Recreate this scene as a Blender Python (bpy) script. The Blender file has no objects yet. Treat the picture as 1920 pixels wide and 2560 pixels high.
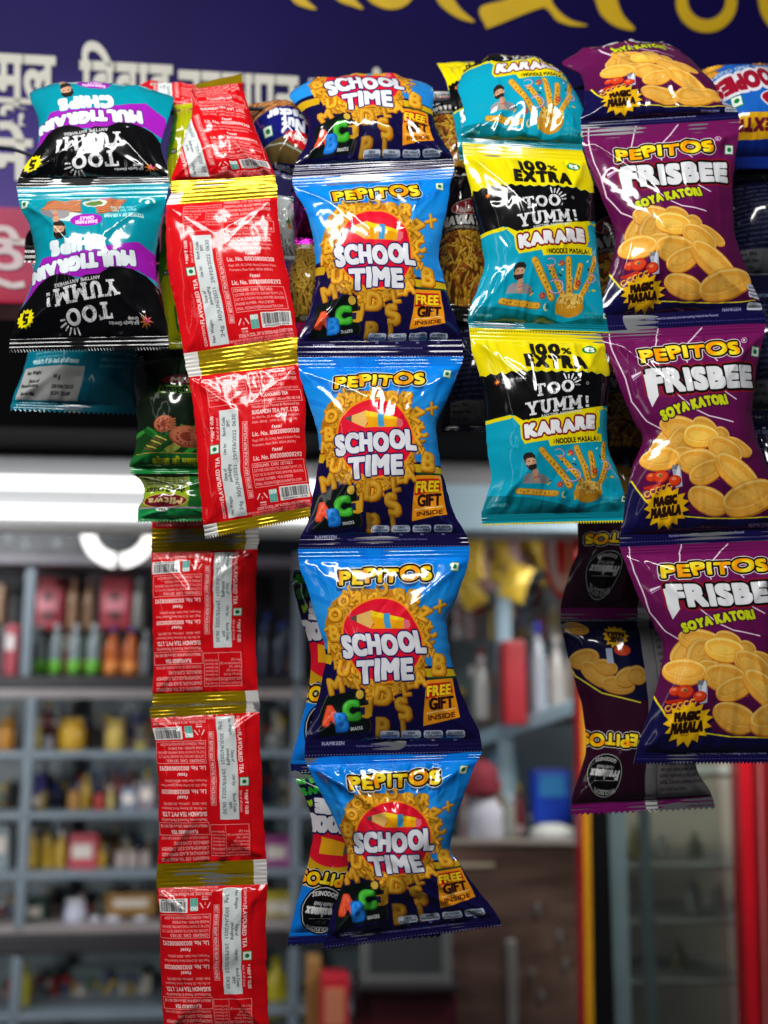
import bpy, bmesh, math, random
import numpy as np
from mathutils import Vector, Matrix

scene = bpy.context.scene
COL = scene.collection
R_ = math.radians

# ---------------------------------------------------------------- camera
PITCH = R_(10.0); FPX = 2700.0; CX, CY = 960.0, 1280.0          # the photograph measures 1920 x 2560
CAM = np.array((0.0, 0.0, 1.5))
cam = bpy.data.cameras.new('camera'); cam_o = bpy.data.objects.new('camera', cam); COL.objects.link(cam_o)
cam_o.location = CAM; cam_o.rotation_euler = (math.pi/2+PITCH, 0, 0)
cam.sensor_fit = 'VERTICAL'; cam.sensor_height = 24.0; cam.lens = 24.0*FPX/2560.0
cam.clip_start = .02; cam.clip_end = 60
cam.dof.use_dof = True; cam.dof.focus_distance = .752; cam.dof.aperture_fstop = 2.4
scene.camera = cam_o
# ---------------------------------------------------------------- ambient, tube lamp and added fills (a lit shop front at night)
world = bpy.data.worlds.new('World'); scene.world = world; world.use_nodes = True
world.node_tree.nodes['Background'].inputs[0].default_value = (.82, .88, 1.0, 1)
world.node_tree.nodes['Background'].inputs[1].default_value = .045
def area_lamp(name, loc, target, sx, sy, power, col=(1, 1, 1)):
    l = bpy.data.lights.new(name, 'AREA'); l.shape = 'RECTANGLE'; l.size = sx; l.size_y = sy; l.energy = power; l.color = col
    o = bpy.data.objects.new(name, l); COL.objects.link(o); o.location = loc
    o.rotation_euler = (Vector(target)-Vector(loc)).to_track_quat('-Z', 'Y').to_euler()
    return o
area_lamp('shopfront_tube_lamp', (-.32, -.04, 2.44), (-.10, .74, 1.75), 1.10, .16, 20.0, (1, .98, .95))
area_lamp('side_fill_lamp', (-.95, -.35, 1.95), (-.1, .74, 1.75), .06, .9, .6, (1, .98, .95))  # weak fill added from the side, not a shop fixture
area_lamp('hidden_interior_fill', (0, 2.03, 1.99), (0, 2.9, 1.35), 3.2, .07, 34.0, (.94, .98, 1.0))  # fill added out of sight behind the beam to brighten the shelves
area_lamp('left_shelf_fill', (-1.15, 1.45, 1.35), (-.35, 2.8, 1.2), .06, 1.0, 7.0, (.96, .98, 1.0))  # fill added outside the frame at left to lighten the shelf backs
area_lamp('fridge_front_fill', (.78, 1.42, 1.92), (.50, 2.1, 1.15), .5, .06, 12.0, (1, .97, .94))  # fill added outside the frame at right for fridge and counter
# ---------------------------------------------------------------- colour management
vs = scene.view_settings
vs.view_transform = 'Standard'; vs.look = 'None'; vs.exposure = -0.18; vs.gamma = 1.0; vs.use_curve_mapping = False
scene.cycles.max_bounces = 8; scene.cycles.glossy_bounces = 3; scene.cycles.diffuse_bounces = 3; scene.cycles.transmission_bounces = 6
scene.cycles.sample_clamp_indirect = 6.0; scene.cycles.caustics_reflective = False; scene.cycles.caustics_refractive = False
scene.cycles.use_denoising = True

# ---------------------------------------------------------------- helpers
FWD = np.array((0, math.cos(PITCH), math.sin(PITCH))); UP = np.array((0, -math.sin(PITCH), math.cos(PITCH))); RIGHT = np.array((1.0, 0, 0))
YAW = math.tan(R_(5.0))                                           # the shop front runs slightly away to the right
def at(px, py, Y, yaw=0.0):
    """the point seen at pixel (px, py) of the photograph that lies at depth Y (on a plane turned by yaw)"""
    d = RIGHT*((px-CX)/FPX)+UP*((CY-py)/FPX)+FWD
    return CAM+d*(Y/(d[1]-yaw*d[0]))
def srgb(*c):
    f = lambda v: (v/255/12.92) if v/255 <= .04045 else ((v/255+.055)/1.055)**2.4
    return tuple(f(v) for v in c)+(1.0,)
def tag(o, label, cat, group=None, kind=None):
    if label: o['label'] = label
    if cat: o['category'] = cat
    if group: o['group'] = group
    if kind: o['kind'] = kind
    return o
def empty(name, loc, label=None, cat=None, group=None):
    o = bpy.data.objects.new(name, None); COL.objects.link(o); o.location = loc; o.empty_display_size = .02
    return tag(o, label, cat, group)
def mesh_obj(name, verts, faces, mat, parent=None, smooth=False, uv=None, mats=None, midx=None):
    """one mesh object; verts in world space, stored relative to the parent's place (or to their own base)"""
    verts = np.asarray(verts, float)
    if parent is not None: org = world_org(parent)
    else: org = np.array([(verts[:, 0].min()+verts[:, 0].max())/2, (verts[:, 1].min()+verts[:, 1].max())/2, verts[:, 2].min()])
    me = bpy.data.meshes.new(name)
    me.from_pydata((verts-org).tolist(), [], [list(map(int, f)) for f in faces]); 
    for m in (mats or [mat]): me.materials.append(m)
    if midx is not None: me.polygons.foreach_set('material_index', np.asarray(midx, np.int32))
    if uv is not None:
        l = me.uv_layers.new(name='print'); idx = np.zeros(len(me.loops), np.int32); me.loops.foreach_get('vertex_index', idx)
        l.data.foreach_set('uv', np.asarray(uv, np.float32)[idx].ravel())
    if smooth: me.polygons.foreach_set('use_smooth', np.ones(len(me.polygons), bool))
    me.update()
    o = bpy.data.objects.new(name, me); COL.objects.link(o)
    if parent is None: o.location = org
    else: o.parent = parent
    _ORG[o.name] = org
    return o
_ORG = {}
def world_org(o):
    if o.name in _ORG: return np.array(_ORG[o.name])
    p = np.array(o.location)
    q = o.parent
    while q is not None: p = p+np.array(q.location); q = q.parent
    return p
# materials ------------------------------------------------------
def principled(name, rough=.5, spec=.5, metal=0.0):
    m = bpy.data.materials.new(name); m.use_nodes = True; n = m.node_tree.nodes; b = n['Principled BSDF']
    b.inputs['Roughness'].default_value = rough; b.inputs['Specular IOR Level'].default_value = spec; b.inputs['Metallic'].default_value = metal
    return m, m.node_tree, b
def mat_plain(name, col, rough=.5, metal=0.0, spec=.5, var=.12, scale=30.0, bump=0.0, bscale=80.0, bdist=.002):
    """colour with a little uneven wear, and fine relief"""
    m, t, b = principled(name, rough, spec, metal)
    tc = t.nodes.new('ShaderNodeTexCoord'); nz = t.nodes.new('ShaderNodeTexNoise'); nz.inputs['Scale'].default_value = scale; nz.inputs['Detail'].default_value = 4
    t.links.new(tc.outputs['Object'], nz.inputs['Vector'])
    rp = t.nodes.new('ShaderNodeValToRGB'); c = srgb(*col)
    rp.color_ramp.elements[0].position = .3; rp.color_ramp.elements[1].position = .7
    rp.color_ramp.elements[0].color = tuple(v*(1-var) for v in c[:3])+(1,); rp.color_ramp.elements[1].color = tuple(min(1, v*(1+var)) for v in c[:3])+(1,)
    t.links.new(nz.outputs['Fac'], rp.inputs['Fac']); t.links.new(rp.outputs['Color'], b.inputs['Base Color'])
    if bump: add_bump(t, b, tc, bscale, bump, bdist)
    return m
def add_bump(t, b, tc, scale, strength, dist, ridged=False):
    nz = t.nodes.new('ShaderNodeTexNoise'); nz.inputs['Scale'].default_value = scale; nz.inputs['Detail'].default_value = 3
    if ridged: nz.noise_type = 'RIDGED_MULTIFRACTAL'; nz.inputs['Detail'].default_value = 1.5; nz.inputs['Distortion'].default_value = .6      # creases
    t.links.new(tc.outputs['Object'], nz.inputs['Vector'])
    bp = t.nodes.new('ShaderNodeBump'); bp.inputs['Strength'].default_value = strength; bp.inputs['Distance'].default_value = dist
    t.links.new(nz.outputs['Fac'], bp.inputs['Height']); t.links.new(bp.outputs['Normal'], b.inputs['Normal'])
def mat_emit(name, col, strength):
    m = bpy.data.materials.new(name); m.use_nodes = True; t = m.node_tree; t.nodes.clear()
    e = t.nodes.new('ShaderNodeEmission'); e.inputs[0].default_value = srgb(*col); e.inputs[1].default_value = strength
    o = t.nodes.new('ShaderNodeOutputMaterial'); t.links.new(e.outputs[0], o.inputs[0]); return m
def mat_print(name, img, rough=.45, spec=.03, bump=.34, bscale=34.0, bdist=.0011, coat=1.0):
    """glossy printed film"""
    m, t, b = principled(name, rough, spec)
    tx = t.nodes.new('ShaderNodeTexImage'); tx.image = img; tx.extension = 'EXTEND'; tx.interpolation = 'Cubic'
    uv = t.nodes.new('ShaderNodeUVMap'); uv.uv_map = 'print'
    t.links.new(uv.outputs['UV'], tx.inputs['Vector']); t.links.new(tx.outputs['Color'], b.inputs['Base Color'])
    tc = t.nodes.new('ShaderNodeTexCoord')
    if bump: add_bump(t, b, tc, bscale, bump, bdist, True)
    b.inputs['Coat Weight'].default_value = coat; b.inputs['Coat Roughness'].default_value = .11; b.inputs['Coat IOR'].default_value = 1.55
    if bump: t.links.new(b.inputs['Normal'].links[0].from_socket, b.inputs['Coat Normal'])
    return m
# simple solids --------------------------------------------------
def box_data(p0, ex, ey, ez):
    p0, ex, ey, ez = [np.array(v, float) for v in (p0, ex, ey, ez)]
    v = [p0, p0+ex, p0+ex+ey, p0+ey, p0+ez, p0+ex+ez, p0+ex+ey+ez, p0+ey+ez]
    return v, [(0, 3, 2, 1), (4, 5, 6, 7), (0, 1, 5, 4), (1, 2, 6, 5), (2, 3, 7, 6), (3, 0, 4, 7)]
def bevel_box(name, p0, ex, ey, ez, mat, parent=None, r=.004):
    v, f = box_data(p0, ex, ey, ez)
    o = mesh_obj(name, v, f, mat, parent)
    bm = bmesh.new(); bm.from_mesh(o.data)
    bmesh.ops.bevel(bm, geom=list(bm.edges), offset=r, segments=2, affect='EDGES', profile=.6)
    bmesh.ops.recalc_face_normals(bm, faces=list(bm.faces)); bm.to_mesh(o.data); bm.free()
    return o
def lathe(name, prof, base, mat, parent=None, n=20, axis=(0, 0, 1)):
    """turned shape: prof = [(radius, height), ...]"""
    v, f = [], []
    for r, h in prof:
        for k in range(n):
            t = 2*math.pi*k/n; v.append((base[0]+r*math.cos(t), base[1]+r*math.sin(t), base[2]+h))
    for i in range(len(prof)-1):
        for k in range(n): f.append((i*n+k, i*n+(k+1) % n, (i+1)*n+(k+1) % n, (i+1)*n+k))
    f.append(tuple(range(n))[::-1]); f.append(tuple(range((len(prof)-1)*n, len(prof)*n)))
    return mesh_obj(name, v, f, mat, parent, smooth=True)
def tube(name, pts, r, mat, parent=None, n=8):
    pts = [np.array(p, float) for p in pts]; v, f = [], []
    for i, p in enumerate(pts):
        d = pts[min(i+1, len(pts)-1)]-pts[max(i-1, 0)]; d /= np.linalg.norm(d)
        a = np.cross(d, (0, 0, 1.0)); a = a/np.linalg.norm(a) if np.linalg.norm(a) > 1e-4 else np.array((1.0, 0, 0)); b = np.cross(d, a)
        for k in range(n): t = 2*math.pi*k/n; v.append(p+r*(a*math.cos(t)+b*math.sin(t)))
    for i in range(len(pts)-1):
        for k in range(n): f.append((i*n+k, i*n+(k+1) % n, (i+1)*n+(k+1) % n, (i+1)*n+k))
    f.append(tuple(range(n))[::-1]); f.append(tuple(range((len(pts)-1)*n, len(pts)*n)))
    return mesh_obj(name, v, f, mat, parent, smooth=True)
def fill_polys(polys):
    """triangulated flat shape from signed outlines (2-D)"""
    cu = bpy.data.curves.new('flat', 'CURVE'); cu.dimensions = '2D'; cu.fill_mode = 'BOTH'
    for p in polys:
        s = cu.splines.new('POLY'); s.points.add(len(p)-1); s.use_cyclic_u = True
        s.points.foreach_set('co', np.c_[p, np.zeros(len(p)), np.ones(len(p))].ravel())
    o = bpy.data.objects.new('flat', cu); COL.objects.link(o); bpy.context.view_layer.update()
    dg = bpy.context.evaluated_depsgraph_get(); me = o.evaluated_get(dg).to_mesh()
    v = np.array([x.co[:] for x in me.vertices]); f = [tuple(p.vertices) for p in me.polygons]
    o.evaluated_get(dg).to_mesh_clear(); bpy.data.objects.remove(o); bpy.data.curves.remove(cu)
    return v[:, :2] if len(v) else np.zeros((0, 2)), f
def slab_from_flat(name, v2, f, place, depth, mat, parent):
    """flat shape given thickness: place(x, y, d) -> world point at depth d in front of its board"""
    n = len(v2); V = [place(x, y, depth) for x, y in v2]+[place(x, y, 0.0) for x, y in v2]
    F = list(f); cnt = {}
    for p in f:
        for i in range(len(p)): e = (p[i], p[(i+1) % len(p)]); cnt[e] = 1
    for a, b in list(cnt):
        if (b, a) not in cnt: F.append((b, a, a+n, b+n))
    return mesh_obj(name, V, F, mat, parent)
# ---------------------------------------------------------------- print shop: flat artwork drawn in code
_FONT = {}
def glyphs(s):
    """outline polygons of a line of text in em units, from the built-in font"""
    if s in _FONT: return _FONT[s]
    c = bpy.data.curves.new('type', 'FONT'); c.body = s
    o = bpy.data.objects.new('type', c); bpy.context.scene.collection.objects.link(o)
    bpy.context.view_layer.update()
    dg = bpy.context.evaluated_depsgraph_get()
    oe = o.evaluated_get(dg); cu = oe.to_curve(dg)
    polys = []
    tt = np.linspace(0, 1, 6)[:-1][:, None]
    for sp in cu.splines:
        bp = sp.bezier_points; n = len(bp); out = []
        for i in range(n):
            a, b = bp[i], bp[(i + 1) % n]
            p0 = np.array(a.co[:2]); p1 = np.array(a.handle_right[:2]); p2 = np.array(b.handle_left[:2]); p3 = np.array(b.co[:2])
            out.append((1-tt)**3*p0 + 3*(1-tt)**2*tt*p1 + 3*(1-tt)*tt**2*p2 + tt**3*p3)
        if out: polys.append(np.concatenate(out))
    oe.to_curve_clear()
    bpy.data.objects.remove(o); bpy.data.curves.remove(c)
    _FONT[s] = polys
    return polys

def ccw(p):
    a = np.sum(p[:, 0]*np.roll(p[:, 1], -1) - np.roll(p[:, 0], -1)*p[:, 1])
    return p if a > 0 else p[::-1]

def stroke_polys(pts, w, closed=False):
    """a pen stroke of width w as a union of same-winding quads and discs"""
    pts = [np.array(p, float) for p in pts]
    if closed: pts = pts + [pts[0]]
    out = []
    a = np.linspace(0, 2*np.pi, 13)[:-1]
    disc = np.stack([np.cos(a), np.sin(a)], 1)*w/2
    for i, p in enumerate(pts):
        out.append(ccw(disc + p))
        if i + 1 < len(pts):
            q = pts[i+1]; d = q - p; L = np.hypot(*d)
            if L < 1e-9: continue
            n = np.array([-d[1], d[0]])/L*w/2
            out.append(ccw(np.array([p+n, q+n, q-n, p-n])))
    return out

def ell_poly(cx, cy, rx, ry, rot=0, n=40):
    a = np.linspace(0, 2*np.pi, n+1)[:-1]
    x, y = np.cos(a)*rx, np.sin(a)*ry
    c, s = math.cos(rot), math.sin(rot)
    return np.stack([cx + x*c - y*s, cy + x*s + y*c], 1)

def star_poly(cx, cy, r1, r2, n, sy=1.0, rot=0.0, seed=0):
    r = random.Random(seed); out = []
    for i in range(2*n):
        rr = (r1 if i % 2 == 0 else r2)*(1 + (r.random()-.5)*.12)
        a = rot + math.pi*i/n
        out.append((cx + rr*math.cos(a), cy + rr*math.sin(a)*sy))
    return np.array(out)

def vnoise(h, w, cell, seed=0):
    r = np.random.RandomState(seed)
    gh, gw = int(h/cell)+3, int(w/cell)+3
    g = r.rand(gh, gw)
    y = np.arange(h)/cell; x = np.arange(w)/cell
    yi, xi = y.astype(int), x.astype(int)
    fy = (y-yi); fx = (x-xi); fy = fy*fy*(3-2*fy); fx = fx*fx*(3-2*fx)
    fy = fy[:, None]; fx = fx[None]
    return (g[yi][:, xi]*(1-fy)*(1-fx) + g[yi+1][:, xi]*fy*(1-fx) + g[yi][:, xi+1]*(1-fy)*fx + g[yi+1][:, xi+1]*fy*fx)

class Art:
    """a flat print. quad = the packet's corners (TL, TR, BR, BL) in the drawing's own units."""
    S = 3
    def __init__(self, quad, w, h, bg=(255, 255, 255)):
        self.w, self.h = w, h
        self.im = np.ones((h, w, 3), np.float32)*np.array(bg, np.float32)/255
        A, B = [], []
        dst = [(0, 0), (w, 0), (w, h), (0, h)]
        for (x, y), (u, v) in zip(quad, dst):
            A.append([x, y, 1, 0, 0, 0, -u*x, -u*y]); B.append(u)
            A.append([0, 0, 0, x, y, 1, -v*x, -v*y]); B.append(v)
        self.H = np.append(np.linalg.solve(np.array(A, float), np.array(B, float)), 1).reshape(3, 3)
        q = np.array(quad, float)
        self.k = w/(0.5*(np.hypot(*(q[1]-q[0])) + np.hypot(*(q[2]-q[3]))))     # output px per drawing unit
        self.rnd = random.Random(5)
    def to(self, p):
        p = np.asarray(p, float)
        q = np.c_[p, np.ones(len(p))] @ self.H.T
        return q[:, :2]/q[:, 2:]
    def cover(self, polys, pad=0, raw=False):
        S = self.S
        P = [np.asarray(p, float) if raw else self.to(p) for p in polys]
        allp = np.concatenate(P)
        x0 = int(max(0, math.floor(allp[:, 0].min())-1-pad)); x1 = int(min(self.w, math.ceil(allp[:, 0].max())+1+pad))
        y0 = int(max(0, math.floor(allp[:, 1].min())-1-pad)); y1 = int(min(self.h, math.ceil(allp[:, 1].max())+1+pad))
        if x1 <= x0 or y1 <= y0: return None
        W, Hh = (x1-x0)*S, (y1-y0)*S
        a = np.concatenate(P); b = np.concatenate([np.roll(p, -1, 0) for p in P])
        a = (a - (x0, y0))*S; b = (b - (x0, y0))*S
        sg = np.where(b[:, 1] > a[:, 1], 1, -1)
        lo = np.where((b[:, 1] > a[:, 1])[:, None], a, b); hi = np.where((b[:, 1] > a[:, 1])[:, None], b, a)
        r0 = np.clip(np.ceil(lo[:, 1]-.5), 0, Hh).astype(int); r1 = np.clip(np.ceil(hi[:, 1]-.5), 0, Hh).astype(int)
        n = np.maximum(r1-r0, 0); tot = int(n.sum())
        if tot == 0: return None
        idx = np.repeat(np.arange(len(n)), n)
        off = np.arange(tot) - np.repeat(np.cumsum(n)-n, n)
        row = r0[idx]+off
        dy = hi[idx, 1]-lo[idx, 1]
        x = lo[idx, 0] + (row+.5-lo[idx, 1])*(hi[idx, 0]-lo[idx, 0])/dy
        col = np.clip(np.ceil(x-.5), 0, W).astype(int)
        T = np.zeros((Hh, W+1), np.int32)
        np.add.at(T, (row, col), sg[idx])
        m = (np.cumsum(T, 1)[:, :W] != 0).astype(np.float32)
        m = m.reshape(y1-y0, S, x1-x0, S).mean((1, 3))
        return m, y0, x0
    @staticmethod
    def grow(m, r):
        if r <= 0.15: return m
        if r < 1.3: return np.clip(m + (Art.grow(m, 1.31)-m)*(r/1.31)**1.3, 0, 1)
        h, w = m.shape; out = m.copy()
        R = int(math.ceil(r))
        pm = np.pad(m, R)
        seen = set()
        for rr in np.arange(r, 0, -max(1.0, r/4)):
            for k in range(max(8, int(5*rr))):
                t = 2*math.pi*k/max(8, int(5*rr))
                d = (int(round(rr*math.sin(t))), int(round(rr*math.cos(t))))
                if d in seen: continue
                seen.add(d)
                np.maximum(out, pm[R+d[0]:R+d[0]+h, R+d[1]:R+d[1]+w], out=out)
        return out
    @staticmethod
    def fat(m, r):
        """letter weight: grows with square corners"""
        if r < 1.6: return Art.grow(m, r)
        h, w = m.shape; R = int(math.ceil(r)); f = r-int(r); out = m
        for ax in (0, 1):
            pm = np.pad(out, ((R, R), (0, 0)) if ax == 0 else ((0, 0), (R, R))); acc = out.copy()
            for d in range(-R, R+1):
                sl = pm[R+d:R+d+h] if ax == 0 else pm[:, R+d:R+d+w]
                np.maximum(acc, sl*(f if (abs(d) == R and f > 0) else 1.0), out=acc)
            out = acc
        return np.minimum(out, Art.grow(m, r*1.22))
    def put(self, mm, col, alpha=1.0, grow=0):
        if mm is None: return
        m, y0, x0 = mm
        if grow: m = self.grow(m, grow)
        h, w = m.shape
        reg = self.im[y0:y0+h, x0:x0+w]
        if callable(col):
            Y, X = np.mgrid[y0:y0+h, x0:x0+w].astype(np.float32)
            c = col(X/self.w, Y/self.h)                       # unit coordinates of the print
        else: c = np.array(col, np.float32)/255
        a = (m*alpha)[..., None]
        reg[...] = reg*(1-a) + c*a
    def poly(self, pts, col, alpha=1.0): self.put(self.cover([pts]), col, alpha)
    def polys(self, L, col, alpha=1.0): self.put(self.cover(L), col, alpha)
    def ell(self, cx, cy, rx, ry, col, rot=0, alpha=1.0): self.poly(ell_poly(cx, cy, rx, ry, rot), col, alpha)
    def rect(self, x0, y0, x1, y1, col, alpha=1.0): self.poly([(x0, y0), (x1, y0), (x1, y1), (x0, y1)], col, alpha)
    def rrect(self, x0, y0, x1, y1, r, col, alpha=1.0):
        p = []
        for cx, cy, a0 in ((x1-r, y0+r, -90), (x1-r, y1-r, 0), (x0+r, y1-r, 90), (x0+r, y0+r, 180)):
            for k in range(6):
                t = math.radians(a0+18*k); p.append((cx+r*math.cos(t), cy+r*math.sin(t)))
        self.poly(p, col, alpha)
    def line(self, pts, w, col, alpha=1.0, closed=False): self.polys(stroke_polys(pts, w, closed), col, alpha)
    def tpolys(self, s, x, y, size, width=None, rot=0.0, jit=0.0, arch=0.0, shear=0.0, align='c', gap=0.0, seed=1, taper=0.0):
        """text polygons: (x, y) = centre of the baseline-to-cap box; size = cap height; width = total width"""
        P = []
        cap = 0.70
        if jit or gap:
            r = random.Random(seed); cur = 0
            for ch in s:
                g = glyphs(ch)
                if not g: cur += .3; continue
                a = np.concatenate(g); lo, hi = a[:, 0].min(), a[:, 0].max()
                t = (r.random()-.5)*jit*.5; dy = (r.random()-.5)*jit*.35; sc = 1+(r.random()-.5)*jit*.5
                cx = (lo+hi)/2
                for p in g:
                    q = (p-(cx, cap/2))*sc
                    q = np.stack([q[:, 0]*math.cos(t)-q[:, 1]*math.sin(t), q[:, 0]*math.sin(t)+q[:, 1]*math.cos(t)], 1)
                    P.append(q+(cur+(hi-lo)/2, cap/2+dy))
                cur += (hi-lo)+.06+gap
        else: P = [p.copy() for p in glyphs(s)]
        if not P: return []
        a = np.concatenate(P); lo, hi = a[:, 0].min(), a[:, 0].max()
        k = size/cap
        sx = (width/(hi-lo)) if width else k
        anc = {'c': (lo+hi)/2, 'l': lo, 'r': hi}[align]
        out = []
        W = (hi-lo)*sx
        for p in P:
            q = np.stack([(p[:, 0]-anc)*sx, -(p[:, 1]-cap/2)*k], 1)
            q[:, 0] -= shear*q[:, 1]
            if arch: q[:, 1] += arch*((2*q[:, 0]/W)**2)
            if taper: q[:, 1] *= 1+taper*(2*q[:, 0]/W)
            c_, s_ = math.cos(math.radians(rot)), math.sin(math.radians(rot))
            out.append(np.stack([x+q[:, 0]*c_-q[:, 1]*s_, y+q[:, 0]*s_+q[:, 1]*c_], 1))
        return out
    def text(self, s, x, y, size, col, width=None, bold=0.0, outs=(), alpha=1.0, **kw):
        """bold and outs radii are in drawing units; outs = [(radius, colour), ...] widest first"""
        if bold/size > .035 and ord(max(s)) < 0x900: kw['gap'] = kw.get('gap', 0.0)+1.55*bold/size*.7
        P = self.tpolys(s, x, y, size, width, **kw)
        if not P: return
        rmax = max([bold]+[o[0] for o in outs])*self.k
        mm = self.cover(P, pad=int(rmax+2))
        if mm is None: return
        for r, c in outs:
            self.put((self.grow(mm[0], r*self.k), mm[1], mm[2]), c, alpha)
        self.put((self.fat(mm[0], bold*self.k), mm[1], mm[2]), col, alpha)
    def para(self, lines, x, y, size, lead, col, width=None, alpha=1.0, rot=0, align='l', bold=0):
        for i, s in enumerate(lines):
            w = (width if i < len(lines)-1 else width*.55) if width else None
            t = math.radians(rot)
            self.text(s, x-math.sin(t)*lead*i, y+math.cos(t)*lead*i, size, col, w, alpha=alpha, rot=rot, align=align, bold=bold)
    def veg(self, x, y, r, rot=0):
        t = math.radians(rot); c, s = math.cos(t)*r, math.sin(t)*r
        q = [(x-c+s, y-s-c), (x+c+s, y+s-c), (x+c-s, y+s+c), (x-c-s, y-s+c)]
        self.poly(q, (225, 235, 225))
        self.line(q, r*.16, (20, 120, 60), closed=True)
        self.ell(x, y, r*.5, r*.5, (10, 120, 55))
    def barcode(self, x0, y0, x1, y1, seed=3, back=(232, 232, 230)):
        self.rect(x0, y0, x1, y1, back)
        r = random.Random(seed); x = x0+(x1-x0)*.06
        while x < x0+(x1-x0)*.93:
            w = (x1-x0)*r.choice([.008, .012, .02]); self.rect(x, y0+(y1-y0)*.08, x+w, y0+(y1-y0)*.78, (25, 25, 30)); x += w+(x1-x0)*r.choice([.01, .014, .022])
        self.text('8904000012048', (x0+x1)/2, y0+(y1-y0)*.89, (y1-y0)*.12, (30, 30, 35), (x1-x0)*.8)
    def grain(self, amt, cell, seed=0):
        n = vnoise(self.h, self.w, cell, seed)-.5
        self.im *= (1+amt*n)[..., None].astype(np.float32)
    def image(self, name):
        im = np.clip(self.im, 0, 1)
        px = np.ones((self.h, self.w, 4), np.float32); px[..., :3] = im[::-1]
        img = bpy.data.images.new(name, self.w, self.h)
        img.pixels.foreach_set(px.ravel()); img.update(); img.pack()
        return img
def lerp(a, b, t): return a+(b-a)*t
def vgrad(stops):
    ys = [s[0] for s in stops]; cs = np.array([s[1] for s in stops], np.float32)/255
    def f(X, Y): return np.stack([np.interp(Y, ys, cs[:, i]) for i in range(3)], -1).astype(np.float32)
    return f
def blob(art, cx, cy, rx, ry, rot, dark, mid, light):
    """a printed crisp or chip: a shaded oval"""
    art.ell(cx, cy, rx, ry, dark, rot); art.ell(cx-.04*rx, cy-.10*ry, rx*.93, ry*.86, mid, rot)
    art.ell(cx-.18*rx, cy-.28*ry, rx*.55, ry*.42, light, rot, .75)
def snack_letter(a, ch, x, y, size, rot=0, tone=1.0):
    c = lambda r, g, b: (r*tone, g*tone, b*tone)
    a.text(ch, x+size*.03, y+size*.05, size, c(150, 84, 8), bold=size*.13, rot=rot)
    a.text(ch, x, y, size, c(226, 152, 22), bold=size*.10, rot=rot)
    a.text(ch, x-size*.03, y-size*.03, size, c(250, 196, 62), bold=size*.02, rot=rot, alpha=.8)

def pepitos(a, cx, cy, w, h, rot, shadow=(20, 40, 90), deep=False):
    kw = dict(width=w, rot=rot, jit=.34, seed=4, gap=-.02, arch=-h*.06)
    if not deep: a.text('PEPITOS', cx-10, cy+h*.35, h, shadow, bold=h*.20, alpha=.55, **kw)
    a.text('PEPITOS', cx, cy, h, (250, 205, 0), bold=h*.085, outs=[(h*.31, (245, 245, 240)), (h*.255, (8, 6, 8))], **kw)
    # warm lower halves and a bright facet on each letter
    kw['gap'] += 1.55*.085*.7
    P = a.tpolys('PEPITOS', cx, cy, h, **kw); mm = a.cover(P, pad=int(h*.09*a.k+2))
    if mm is None: return
    m = a.fat(mm[0], h*.085*a.k)
    n = vnoise(m.shape[0], m.shape[1], max(3, h*.55*a.k), 8)
    a.put((m*(n > .56), mm[1], mm[2]), (250, 150, 8), .8)
    a.put((m*(n < .34), mm[1], mm[2]), (255, 232, 60), .9)

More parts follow.
